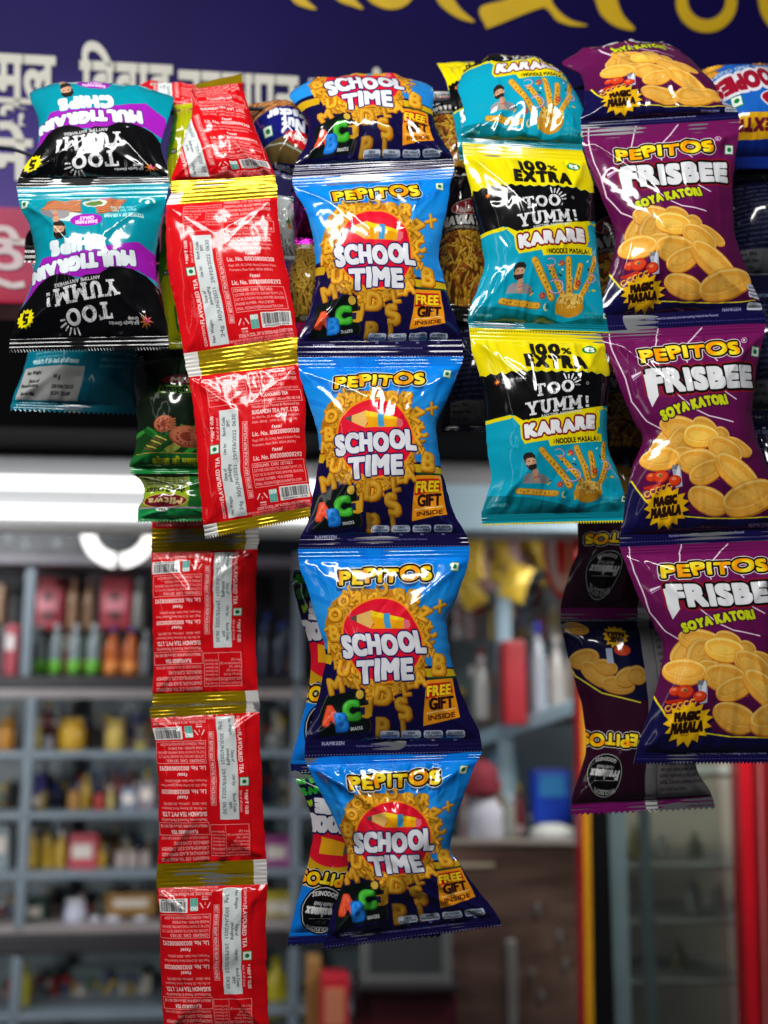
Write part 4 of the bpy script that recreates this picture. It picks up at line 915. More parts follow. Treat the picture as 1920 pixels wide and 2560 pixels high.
# beam over the doorway with a lit batten, the dark soffit under the sign
M['beam'] = mat_plain('grey_painted_beam', (120, 120, 122), .6, var=.06, scale=4)
M['beam_blue'] = mat_plain('pale_blue_enamel', (150, 176, 190), .45, var=.06, scale=5)
M['led'] = mat_emit('lit_tube', (255, 255, 255), 2.4)
M['lamp_body'] = mat_plain('white_lamp_body', (214, 214, 212), .4, var=.03)
def quad_box(name, x0, y0, x1, y1, Y, depth, mat, parent=None, yaw=YAW, r=.004):
    """a box whose front face fills the pixel rectangle at depth Y; it stands square to the shop front"""
    a = at(x0, y1, Y, yaw); b = at(x1, y1, Y, yaw); c = at(x0, y0, Y, yaw)
    ex = np.array(b)-a; ex[2] = 0; ez = np.array((0, 0, c[2]-a[2])); ey = np.array((-yaw, 1, 0)); ey = ey/np.linalg.norm(ey)*depth
    return bevel_box(name, a, ex, ey, ez, mat, parent, r)
o = quad_box('soffit', -300, 700, 2300, 1062, 1.62, .5, M['dark'], r=.002); tag(o, None, None, None, 'structure')
o = quad_box('beam', -300, 1064, 2300, 1215, 1.8, .18, M['beam'], r=.006); tag(o, None, None, None, 'structure')
t_ = empty('ceiling_batten_light', tuple(at(300, 1310, 1.74, YAW)), 'long white lit batten light under the grey beam, behind the henna packets', 'light')
quad_box('housing', -300, 1134, 800, 1300, 1.76, .05, mat_plain('enamel_trough', (196, 198, 200), .4, var=.05, scale=3), t_)
for yy in (1205, 1278): tube('glowing_tube', [at(x, yy, 1.735, YAW)*np.array((1, 1, 0))+np.array((0, 0, at(0, yy, 1.735, YAW)[2])) for x in (-300, 0, 400, 795)], .011, M['led'], t_, 12)
quad_box('end_cap', 802, 1142, 830, 1300, 1.74, .05, M['lamp_body'], t_); quad_box('rim', -300, 1302, 830, 1314, 1.72, .07, M['lamp_body'], t_, r=.002)
o = quad_box('door_lintel', 832, 1205, 2300, 1322, 1.79, .10, M['beam_blue']); tag(o, None, None, None, 'structure')
o = quad_box('back_wall', -1400, 200, 3600, 3600, 4.3, .1, mat_plain('interior_wall', (84, 96, 104), .7, var=.2, scale=3), r=.002); tag(o, None, None, None, 'structure')
o = mesh_obj('floor', [at(-3000, 4200, 1.0)*0+np.array(p) for p in ((-4, 1.3, 0), (5, 1.3, 0), (5, 6, 0), (-4, 6, 0))], [(0, 1, 2, 3)], mat_plain('floor_tiles', (70, 66, 62), .5, scale=6)); tag(o, None, None, None, 'structure')
# ring lamp
def ring_lamp():
    c = at(300, 1322, 2.5, YAW); root = empty('ring_lamp', tuple(c), 'round glowing ring lamp hanging below the beam at left', 'lamp')
    r = .074; pts = []
    for k in range(25): q = math.pi*1.5+.12+k*(2*math.pi-.24)/24; pts.append(c+np.array((r*math.cos(q), 0, r*math.sin(q))))
    tube('glowing_tube', pts, .016, mat_emit('ring_glow', (255, 253, 250), 2.4), root, 12)
    tube('connector', [c+np.array((r*math.cos(q), 0, r*math.sin(q))) for q in (math.pi*1.5-.11, math.pi*1.5, math.pi*1.5+.11)], .0162, M['lamp_body'], root, 12)
    tube('hanger', [c+np.array((0, 0, r)), c+np.array((0, 0, r+.35))], .003, M['steel'], root)
ring_lamp()

# --- shelves at the back, blurred by distance
PL = {}
def pm(c, rough=.4, metal=0.0):
    k = (c, rough, metal)
    if k not in PL: PL[k] = mat_plain('paint_%d_%d_%d' % c, c, rough, metal, var=.10, scale=9)
    return PL[k]
SHY = 2.9
def shelf_unit():
    g = pm((106, 118, 128), .45); d = pm((30, 26, 30), .5); w = pm((132, 124, 124), .5)
    root = empty('display_shelf', tuple(at(250, 2600, SHY, YAW)), 'grey metal display shelving with dark boards along the left back wall', 'shelf')
    for x, y0, y1 in ((62, 1420, 1690), (45, 1735, 2335), (24, 2395, 2700), (470, 1420, 2700), (730, 1380, 2700)): quad_box('upright', x-13, y0, x+13, y1, SHY-.30, .03, g, root)
    for y, h, m in ((1380, 26, pm((90, 84, 92))), (1690, 30, d), (1722, 24, w), (1880, 18, g), (2035, 18, g), (2188, 18, g), (2322, 22, w), (2346, 48, d), (2545, 20, g)): quad_box('shelf_board', -320, y, 1010, y+h, SHY-.30, .21, m, root)
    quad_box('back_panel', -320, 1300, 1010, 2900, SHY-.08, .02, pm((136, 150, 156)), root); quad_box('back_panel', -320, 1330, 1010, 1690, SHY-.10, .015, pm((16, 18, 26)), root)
shelf_unit()
def at_base(x, y, Y): return at(x, y, Y, YAW)
def bottle(x, yb, yt, wpx, body, cap, label, liquid=None, Y=SHY-.21, grp='goods on the back shelves'):
    p = at_base(x, yb, Y); q = at_base(x, yt, Y); h = q[2]-p[2]; r = np.linalg.norm(at_base(x+wpx/2, yb, Y)-p)
    root = empty('bottle', tuple(p), label, 'bottle', grp)
    lathe('body', [(r*.9, 0), (r, h*.03), (r, h*.3), (r*.95, h*.42), (r, h*.56), (r*.7, h*.74), (r*.34, h*.84), (r*.34, h*.88)], p, pm(body, .25), root)
    if liquid: lathe('label_band', [(r*1.02, h*.03), (r*1.02, h*.30)], p, pm(liquid, .3), root)
    lathe('cap', [(r*.42, h*.88), (r*.42, h*.99), (r*.36, h)], p, pm(cap, .4), root); return root
def jar(x, yb, yt, wpx, body, cap, label, Y=SHY-.21, grp='goods on the back shelves'):
    p = at_base(x, yb, Y); q = at_base(x, yt, Y); h = q[2]-p[2]; r = np.linalg.norm(at_base(x+wpx/2, yb, Y)-p)
    root = empty('jar', tuple(p), label, 'jar', grp)
    lathe('body', [(r*.92, 0), (r, h*.04), (r, h*.72), (r*.8, h*.82)], p, pm(body, .3), root); lathe('lid', [(r*.84, h*.82), (r*.84, h*.98), (r*.78, h)], p, pm(cap, .4), root); return root
def carton(x0, y0, x1, y1, col, label, band=None, Y=SHY-.24, depth=.06, grp='goods on the back shelves', name='carton', cat='carton'):
    root = empty(name, tuple(at_base((x0+x1)/2, y1, Y)), label, cat, grp)
    quad_box('body', x0, y0, x1, y1, Y, depth, pm(col), root, r=.005)
    if band: quad_box('printed_panel', lerp(x0, x1, .15), lerp(y0, y1, band[1]), lerp(x0, x1, .85), lerp(y0, y1, band[2]), Y-.002, .004, pm(band[0]), root, r=.001)
    return root
# top shelf
for i, (x, l) in enumerate(((118, 'red carton with dark marks, left of the two red cartons on the top shelf'), (286, 'red carton with dark marks, right of the two red cartons on the top shelf'))):
    c_ = carton(x-38, 1442, x+38, 1572, (160, 26, 44), l, ((206, 120, 130), .36, .66), Y=SHY-.16)
    for yy in (1484, 1530): quad_box('dark_mark', x-14, yy, x+14, yy+16, SHY-.164, .003, pm((20, 10, 14)), c_, r=.001)
for i, (x, b, c) in enumerate(((180, (150, 112, 84), (186, 140, 120)), (220, (128, 96, 70), (150, 110, 100)), (345, (130, 128, 124), (196, 198, 200)))): bottle(x, 1574, 1446, 30, b, c, ('tan bottle beside the left red carton on the top shelf', 'brown bottle between the two red cartons on the top shelf', 'grey bottle with pale cap right of the red cartons')[i], Y=SHY-.16)
for i, x in enumerate((94, 138, 186, 232)): bottle(x, 1690, 1560, 34, (120, 132, 134), (186, 188, 192), 'clear bottle with green base, %s of four on the lower top shelf' % ('first', 'second', 'third', 'last')[i], (96, 170, 44), Y=SHY-.24)
for i, x in enumerate((280, 326)): bottle(x, 1690, 1568, 40, (176, 84, 20), (40, 36, 120), 'orange bottle with blue cap, %s of two' % ('left', 'right')[i], (214, 130, 60), Y=SHY-.24)
bottle(362, 1690, 1575, 26, (110, 112, 116), (150, 150, 150), 'slim grey bottle right of the orange bottles', Y=SHY-.24)
for i, x in enumerate((660, 700, 742)): bottle(x, 1690, 1560, 30, (26, 34, 60), (44, 60, 130), 'dark bottle with blue cap, %s of three seen beside the letter-crisp strip' % ('left', 'middle', 'right')[i], Y=SHY-.24)
carton(8, 1560, 40, 1690, (150, 30, 50), 'small red carton at the left edge of the bottle shelf', ((200, 190, 190), .2, .5)); carton(-30, 1460, 6, 1560, (120, 90, 60), 'brown carton at the far left of the top shelf')
# yellow jars
for x, yt, w, c, l in ((14, 1795, 44, (176, 120, 40), 'amber jar at the far left of the jar shelf'), (86, 1815, 30, (178, 158, 70), 'small yellow jar on the jar shelf'), (122, 1840, 28, (150, 146, 160), 'small grey jar on the jar shelf'), (178, 1796, 66, (190, 148, 34), 'broad yellow jar on the jar shelf'), (286, 1798, 46, (190, 164, 78), 'pale yellow jar on the jar shelf'), (352, 1856, 30, (170, 158, 70), 'squat olive jar on the jar shelf'), (690, 1830, 50, (110, 112, 110), 'grey jar behind the tea strip')): jar(x, 1880, yt, w, c, tuple(min(255, v+16) for v in c), l)
# mixed goods
for x0, y0, x1, y1, c, l in ((66, 1936, 100, 2033, (70, 64, 140), 'violet carton on the mixed shelf'), (64, 1980, 104, 2034, (176, 156, 100), 'cream carton on the mixed shelf'), (168, 1978, 196, 2034, (150, 104, 40), 'brown carton on the mixed shelf'), (232, 1986, 258, 2034, (150, 40, 36), 'small red carton on the mixed shelf'), (300, 1970, 340, 2034, (130, 138, 160), 'pale blue carton on the mixed shelf'), (345, 1950, 385, 2034, (140, 130, 140), 'grey carton on the mixed shelf'), (655, 2090, 725, 2186, (150, 60, 130), 'pink carton seen between the tea and letter-crisp strips'), (650, 2230, 740, 2320, (176, 160, 30), 'yellow carton seen between the tea and letter-crisp strips'),
                            (168, 2086, 240, 2186, (176, 60, 76), 'red and white carton on the spice shelf'), (264, 2236, 388, 2290, (150, 112, 52), 'long brown carton on the lower shelf'), (50, 2250, 110, 2320, (22, 62, 56), 'dark green carton on the lower shelf'), (-20, 2060, 20, 2186, (120, 134, 140), 'pale carton at the left edge of the spice shelf'), (560, 1950, 640, 2034, (60, 90, 80), 'green carton behind the tea strip')): carton(x0, y0, x1, y1, c, l, ((220, 210, 200), .25, .6) if x1-x0 > 34 else None)
for x, yt, w, b, c, l in ((212, 1938, 30, (176, 146, 40), (190, 160, 60), 'yellow bottle in the middle of the mixed shelf'), (275, 1966, 26, (206, 190, 120), (220, 220, 200), 'cream bottle on the mixed shelf'), (366, 1916, 26, (170, 150, 40), (160, 150, 50), 'tall yellow bottle on the mixed shelf'), (74, 2066, 36, (200, 166, 60), (222, 220, 216), 'yellow bottle with white cap, left of three on the spice shelf'), (112, 2066, 36, (200, 166, 60), (222, 220, 216), 'yellow bottle with white cap, middle of three on the spice shelf'), (150, 2076, 36, (196, 160, 56), (222, 220, 216), 'yellow bottle with white cap, right of three on the spice shelf'), (248, 2106, 34, (190, 150, 40), (196, 160, 50), 'mustard bottle right of the red carton'), (96, 2240, 26, (50, 120, 70), (60, 140, 80), 'green bottle leaning place on the lower shelf'), (690, 2390, 60, (196, 180, 30), (206, 190, 40), 'yellow bottle seen low behind the tea strip'), (55, 2405, 34, (170, 164, 40), (190, 180, 50), 'yellow bottle on the bottom shelf at left')):
    yb = 2034 if yt < 2040 else 2186 if yt < 2150 else 2320 if yt < 2330 else 2545
    bottle(x, yb, yt, w, b, c, l)
for i, x in enumerate((300, 330, 362)): jar(x, 2186, 2128, 28, (186, 170, 166), (200, 190, 190), 'white tub, %s of three at the right of the spice shelf' % ('left', 'middle', 'right')[i])
for i, (x, w) in enumerate(((186, 56), (236, 30), (280, 44), (352, 40))): jar(x, 2320, 2246 if i == 0 else 2290, w, (176, 178, 196), (206, 208, 216), ('large white tub on the lower shelf', 'small white tub beside the large one', 'flat white tub below the brown carton', 'flat white tub right of the lower shelf')[i], Y=SHY-.24)
o = carton(62, 2545, 360, 2420, (100, 118, 116), 'pale green glass panel on the bottom shelf', Y=SHY-.12, depth=.01, name='glass_panel', cat='panel')

# --- middle of the shop: angled rack, counter, screen
RY = 2.5
def rack():
    b = pm((150, 176, 190), .4); root = empty('side_rack', tuple(at(1270, 2120, RY)), 'pale blue metal rack with a slanting shelf behind the strips', 'rack')
    quad_box('upright', 1252, 1440, 1290, 2090, RY, .03, b, root, yaw=0.0)
    a = at(1150, 1880, RY+.15); c = at(1475, 1775, RY-.25); v = np.array(c)-a
    bevel_box('shelf_board', a, v, (.05, .35, 0), (0, 0, .032), b, root); a2 = at(1080, 1560, RY+.3); c2 = at(1475, 1400, RY-.2)
    bevel_box('rack_side', a2, np.array(c2)-a2, (.03, .3, 0), (0, 0, .03), pm((84, 88, 94)), root)
    quad_box('rack_back', 1130, 1420, 1480, 2100, RY+.45, .02, pm((92, 102, 108)), root, yaw=0.0)
rack()
def at0(*a): return at(*a)
for x, w, yt, b, c, l in ((1348, 44, 1556, (150, 156, 166), (30, 50, 160), 'clear bottle with blue cap on the side rack'), (1395, 46, 1590, (176, 170, 166), (190, 186, 184), 'pale bottle right of the blue-capped one on the side rack'), (1432, 36, 1600, (140, 130, 120), (150, 60, 60), 'brown bottle at the right of the side rack'), (1205, 40, 1640, (150, 150, 150), (180, 180, 180), 'grey bottle left of the red carton on the side rack')): bottle(x, 1800, yt, w, b, c, l, Y=RY-.05, grp='goods on the side rack')
c_ = carton(1262, 1600, 1318, 1812, (150, 22, 32), 'tall red carton on the side rack', None, Y=RY-.12, grp='goods on the side rack')
carton(1335, 1925, 1428, 2060, (20, 70, 206), 'bright blue carton low on the side rack', ((60, 150, 220), .1, .5), Y=RY-.05, grp='goods on the side rack'); carton(1240, 1880, 1300, 2070, (136, 180, 204), 'pale blue panel below the rack shelf', None, Y=RY+.1, grp='goods on the side rack')
for x0, y0, x1, y1, c, l in ((1150, 1900, 1250, 1990, (130, 34, 50), 'dark red cloth bundle beside the letter-crisp strip'), (1170, 1990, 1262, 2110, (186, 184, 196), 'white cloth bundle below the red one'), (1320, 2060, 1440, 2110, (196, 196, 190), 'white bag on the counter')):
    p = at(( x0+x1)/2, y1, RY-.1); w_ = np.linalg.norm(at(x1, y1, RY-.1)-at(x0, y1, RY-.1))/2; h_ = at(x0, y0, RY-.1)[2]-p[2]
    root = empty('bundle', tuple(p), l, 'bundle'); lathe('cloth', [(w_*.8, 0), (w_, h_*.2), (w_*.9, h_*.5), (w_*.95, h_*.7), (w_*.5, h_*.95), (w_*.2, h_)], p, pm(c, .8), root, 14)
# golden sachets hanging deep in the shop
gold_far = mat_plain('far_gold_film', (196, 164, 50), .3, .2, bump=.6, bscale=60, bdist=.01)
pinkf = mat_plain('far_pink_film', (186, 146, 150), .3, .1, bump=.6, bscale=60, bdist=.01)
rr = random.Random(3)
for k in range(16):
    x, y = 1165+(k % 8)*38+rr.uniform(-16, 16), 1335+(k//8)*70+rr.uniform(-26, 26)+(8-(k % 8))*5
    p = at(x, y, RY-.1+rr.uniform(-.1, .1)); w_, h_ = .024*rr.uniform(.8, 1.3), .038*rr.uniform(.8, 1.4); tl = rr.uniform(-.5, .5)
    v, f = [], []
    for j in range(7):
        for i in range(5): qx, qz = (i-2)/2*w_*(1-.15*math.sin(j/6*math.pi)), -(j-3)/3*h_; v.append(p+np.array((qx*math.cos(tl)-qz*math.sin(tl), -.012*math.sin(i/4*math.pi)*math.sin(j/6*math.pi), qx*math.sin(tl)+qz*math.cos(tl))))
    for j in range(6):
        for i in range(4): f.append((j*5+i, j*5+i+1, j*5+i+6, j*5+i+5))
    n_ = len(v); v += [q+np.array((0, .006, 0)) for q in v]; f += [tuple(i+n_ for i in q)[::-1] for q in f]
    o = mesh_obj('hanging_sachet', v, f, gold_far if k % 3 else pinkf, None, True); tag(o, '%s sachet deep in the shop, number %s from the left of the %s row' % ('golden' if k % 3 else 'pinkish', ('one', 'two', 'three', 'four', 'five', 'six', 'seven', 'eight')[k % 8], ('upper', 'lower')[k//8]), 'sachet', 'sachets hanging deep in the shop')
# counter of dark laminate
def counter():
    m, t, b = principled('brown_laminate', .3, .5); tc = t.nodes.new('ShaderNodeTexCoord'); nz = t.nodes.new('ShaderNodeTexNoise'); nz.inputs['Scale'].default_value = 3; nz.inputs['Detail'].default_value = 6; mp = t.nodes.new('ShaderNodeMapping'); mp.inputs['Scale'].default_value = (1, 1, 6)
    t.links.new(tc.outputs['Object'], mp.inputs[0]); t.links.new(mp.outputs[0], nz.inputs['Vector']); rp = t.nodes.new('ShaderNodeValToRGB'); rp.color_ramp.elements[0].position = .35; rp.color_ramp.elements[1].position = .68; rp.color_ramp.elements[0].color = srgb(74, 56, 50); rp.color_ramp.elements[1].color = srgb(136, 108, 96); t.links.new(nz.outputs['Fac'], rp.inputs[0]); t.links.new(rp.outputs[0], b.inputs['Base Color'])
    root = empty('counter', tuple(at(1300, 2700, 2.2)), 'dark brown laminate counter panel behind the strips', 'counter')
    quad_box('panel', 1120, 2112, 1500, 2900, 2.2, .04, m, root, yaw=0.0); quad_box('edge_strip', 1120, 2104, 1500, 2116, 2.19, .06, pm((120, 110, 100)), root, yaw=0.0); quad_box('upright_strip', 1275, 2350, 1302, 2900, 2.195, .02, pm((150, 148, 146)), root, yaw=0.0)
    quad_box('edge_strip', 1140, 2160, 1238, 2172, 2.19, .02, pm((150, 140, 120)), root, yaw=0.0)
    for x, y in ((1340, 2260), (1395, 2330), (1325, 2425), (1410, 2400), (1350, 2480)): quad_box('handle', x, y, x+12, y+26, 2.19, .012, pm((160, 158, 156), .3, .6), root, yaw=0.0, r=.002)
counter()
def screen():
    root = empty('counter_screen', tuple(at(1010, 2470, 2.1)), 'boxy silver framed screen standing low behind the letter-crisp strip', 'screen')
    quad_box('frame', 900, 2300, 1130, 2462, 2.1, .1, pm((120, 122, 122), .4, .4), root, yaw=0.0); quad_box('glass', 926, 2318, 1104, 2430, 2.097, .004, pm((60, 62, 64), .15), root, yaw=0.0, r=.001); quad_box('stand', 890, 2464, 1150, 2484, 2.08, .14, pm((30, 26, 28)), root, yaw=0.0)
screen()
o = quad_box('desk_front', 880, 2486, 1150, 2950, 2.12, .2, pm((60, 14, 24)), yaw=0.0); tag(o, 'dark maroon desk front below the silver framed screen', 'desk')
carton(800, 2440, 872, 2750, (186, 34, 50), 'red carton standing low beside the maroon desk', ((196, 120, 90), .1, .4), Y=2.1, grp=None)
quad = carton(762, 2400, 800, 2750, (150, 110, 60), 'brown carton left of the low red carton', None, Y=2.15, grp=None)
# --- drinks fridge at the right
def fridge():
    FY = 1.9; red = pm((176, 16, 30), .3); yel = pm((206, 146, 20), .4); blk = pm((12, 10, 12), .3); grn = pm((96, 116, 120), .35)
    root = empty('drinks_fridge', tuple(at(1680, 2700, FY)), 'red drinks fridge with glass door at the right edge', 'fridge')
    def post(nm, xa, xb, xa2, xb2, mat, dY=0.0, dep=.05):
        v = []
        for (x, y) in ((xa, 1200), (xb, 1200), (xb2, 2800), (xa2, 2800)): v.append(at(x, y, FY+dY))
        v += [p+np.array((0, dep, 0)) for p in v]
        mesh_obj(nm, v, [(0, 3, 2, 1), (4, 5, 6, 7), (0, 1, 5, 4), (1, 2, 6, 5), (2, 3, 7, 6), (3, 0, 4, 7)], mat, root)
    post('red_edge', 1436, 1446, 1462, 1468, red); post('yellow_stripe', 1446, 1462, 1468, 1488, yel, -.001); post('black_frame', 1463, 1494, 1489, 1545, blk, .002); post('inner_post', 1496, 1540, 1547, 1585, grn, .04)
    post('red_frame', 1826, 1856, 1876, 1905, red, -.004); post('door_side', 1857, 2200, 1906, 2200, pm((110, 8, 16), .35)); post('seam', 1878, 1886, 1918, 1926, pm((170, 90, 90), .3), -.003, .01)
    quad_box('cabinet_back', 1500, 1300, 1900, 2900, FY+.5, .02, pm((150, 144, 130)), root, yaw=0.0)
    for y in (1930, 2160, 2300, 2450): quad_box('fridge_shelf', 1540, y, 1880, y+14, FY+.22, .2, pm((112, 116, 110), .5), root, yaw=0.0)
    quad_box('divider', 1634, 1800, 1662, 2900, FY+.2, .02, pm((88, 104, 110), .5), root, yaw=0.0)
    gm = bpy.data.materials.new('door_glass'); gm.use_nodes = True; t = gm.node_tree; t.nodes.clear(); o_ = t.nodes.new('ShaderNodeOutputMaterial'); mx = t.nodes.new('ShaderNodeMixShader'); tr = t.nodes.new('ShaderNodeBsdfTransparent'); gl = t.nodes.new('ShaderNodeBsdfGlossy'); gl.inputs['Roughness'].default_value = .12; tr.inputs[0].default_value = (.84, .87, .84, 1); mx.inputs[0].default_value = .14
    t.links.new(tr.outputs[0], mx.inputs[1]); t.links.new(gl.outputs[0], mx.inputs[2]); t.links.new(mx.outputs[0], o_.inputs[0])
    quad_box('door_glass', 1540, 1300, 1850, 2900, FY+.06, .006, gm, root, yaw=0.0, r=.001)
fridge()
for i, (x, yb, yt, w, b, l) in enumerate(((1590, 2158, 2060, 30, (120, 110, 50), 'yellow bottle at the left inside the fridge'), (1655, 2158, 2085, 36, (150, 156, 150), 'pale bottle inside the fridge'), (1740, 2158, 2080, 34, (96, 104, 80), 'green bottle inside the fridge'), (1735, 2298, 2190, 34, (140, 148, 144), 'white bottle on the second fridge shelf'), (1800, 2298, 2210, 36, (120, 128, 124), 'grey bottle on the second fridge shelf'), (1840, 2298, 2230, 30, (160, 164, 160), 'pale bottle at the right of the second fridge shelf'), (1700, 2448, 2350, 36, (90, 90, 44), 'olive bottle on the third fridge shelf'))): bottle(x, yb, yt, w, b, tuple(min(255, v+20) for v in b), l, Y=2.16, grp='bottles in the fridge')
area_lamp('fridge_inner_lamp', tuple(at(1700, 1330, 2.1)), tuple(at(1700, 2300, 2.2)), .5, .05, 6.5, (.97, 1, .98))
# crowded goods along the back shelves, a second row behind the first
ORD = tuple('first second third fourth fifth sixth seventh eighth ninth tenth eleventh twelfth thirteenth fourteenth fifteenth sixteenth seventeenth eighteenth nineteenth twentieth twenty-first twenty-second twenty-third twenty-fourth twenty-fifth twenty-sixth twenty-seventh twenty-eighth'.split())
HUES = (((158, 132, 52), 'yellow'), ((166, 160, 146), 'cream'), ((96, 108, 118), 'blue-grey'), ((130, 50, 52), 'red'), ((70, 90, 76), 'green'), ((176, 174, 170), 'white'), ((128, 98, 52), 'tan'), ((150, 122, 122), 'pink'), ((52, 58, 98), 'blue'), ((60, 54, 50), 'dark'))
def clutter(shelf, yb, gap, xs, Y, seed, lo=.45, hi=.85):
    r = random.Random(seed)
    for i, x in enumerate(xs):
        (c, nm), h, kd = r.choice(HUES), gap*r.uniform(lo, hi), r.choice('bjcjb')
        w = r.uniform(15, 27); x += r.uniform(-5, 5); l = 'blurred %s %s, %s from the left in the rear row of the %s shelf' % (nm, {'b': 'bottle', 'j': 'jar', 'c': 'carton'}[kd], ORD[i], shelf)
        cap = r.choice(((220, 218, 214), (190, 40, 40), (40, 60, 150), (206, 180, 60)))
        if kd == 'b': bottle(x, yb, yb-h, w*.9, c, cap, l, r.choice(HUES)[0], Y=Y)
        elif kd == 'j': jar(x, yb, yb-h*.8, w, c, cap, l, Y=Y)
        else: carton(x-w/2, yb-h*.9, x+w/2, yb, c, l, (r.choice(HUES)[0], .3, .6), Y=Y, depth=.05)
xs_ = [2, 22]+[72+k*21 for k in range(15)]+[662, 684, 706, 728, 750]
for nm, yb, gap, sd in (('jar', 1880, 130, 1), ('mixed', 2034, 130, 2), ('spice', 2187, 130, 3), ('lower', 2320, 112, 4), ('bottom', 2545, 140, 5)): clutter(nm, yb, gap, xs_, SHY-.14, sd, .6, 1.0)
clutter('top', 1690, 210, [12, 96, 132, 164, 204, 244, 330, 668, 712], SHY-.13, 8, .6, .95)
clutter('rack', 2106, 170, [1160+k*24 for k in range(13)], RY-.02, 9, .5, 1.0); clutter('slanting rack', 1812, 220, [1160+k*23 for k in range(13)], RY+.05, 10, .5, 1.0); clutter('upper rack', 1600, 170, [1150+k*26 for k in range(12)], RY+.18, 12, .5, 1.0)
for k, (x, y) in enumerate(((62, 1338), (62, 1366), (142, 1338), (142, 1366), (222, 1350), (20, 1352))):  # added glowing discs imitating small blurred reflections
    c = at(x, y, SHY-.25, YAW); root = empty('glint_disc', tuple(c), 'small glowing disc imitating a glint, %s from the left above the top shelf' % ORD[k], 'lamp', 'glint discs above the top shelf'); lathe('lens', [(.006, 0), (.009, .004), (.009, .010), (.006, .014)], c, mat_emit('dim_glint', (190, 196, 204), .8), root, 12)
# round red and white sign by the fridge
def disc():
    c = at(1402, 1375, 2.0); root = empty('round_sign', tuple(c), 'tall oval red and white sign beside the dark purple packet', 'sign')
    for nm, rx, rz, m, d in (('red_rim', .033, .092, pm((196, 30, 40)), 0), ('white_face', .026, .080, pm((214, 208, 208)), -.004), ('red_mark', .009, .05, pm((190, 30, 40)), -.008)):
        n = 28; v = [c+np.array((rx*math.cos(2*math.pi*k/n), d, rz*math.sin(2*math.pi*k/n))) for k in range(n)]; v += [p+np.array((0, .004, 0)) for p in v]
        mesh_obj(nm, v, [tuple(range(n))[::-1], tuple(range(n, 2*n))]+[(k, (k+1) % n, n+(k+1) % n, n+k) for k in range(n)], m, root)
disc()
# ---------------------------------------------------------------- packets
Y0 = .745                                                          # the row of hanging strips
def pchip(t, y, x):
    t = np.asarray(t, float); y = np.asarray(y, float); h = np.diff(t); d = np.diff(y)/h
    m = np.zeros(len(t)); m[0], m[-1] = d[0], d[-1]
    for i in range(1, len(t)-1):
        m[i] = 0 if d[i-1]*d[i] <= 0 else 2*d[i-1]*d[i]/(d[i-1]+d[i])*.9+.1*(d[i-1]+d[i])/2
    i = np.clip(np.searchsorted(t, x, 'right')-1, 0, len(t)-2); s = (x-t[i])/h[i]
    return (2*s**3-3*s**2+1)*y[i]+(s**3-2*s**2+s)*h[i]*m[i]+(-2*s**3+3*s**2)*y[i+1]+(s**3-s**2)*h[i]*m[i+1]

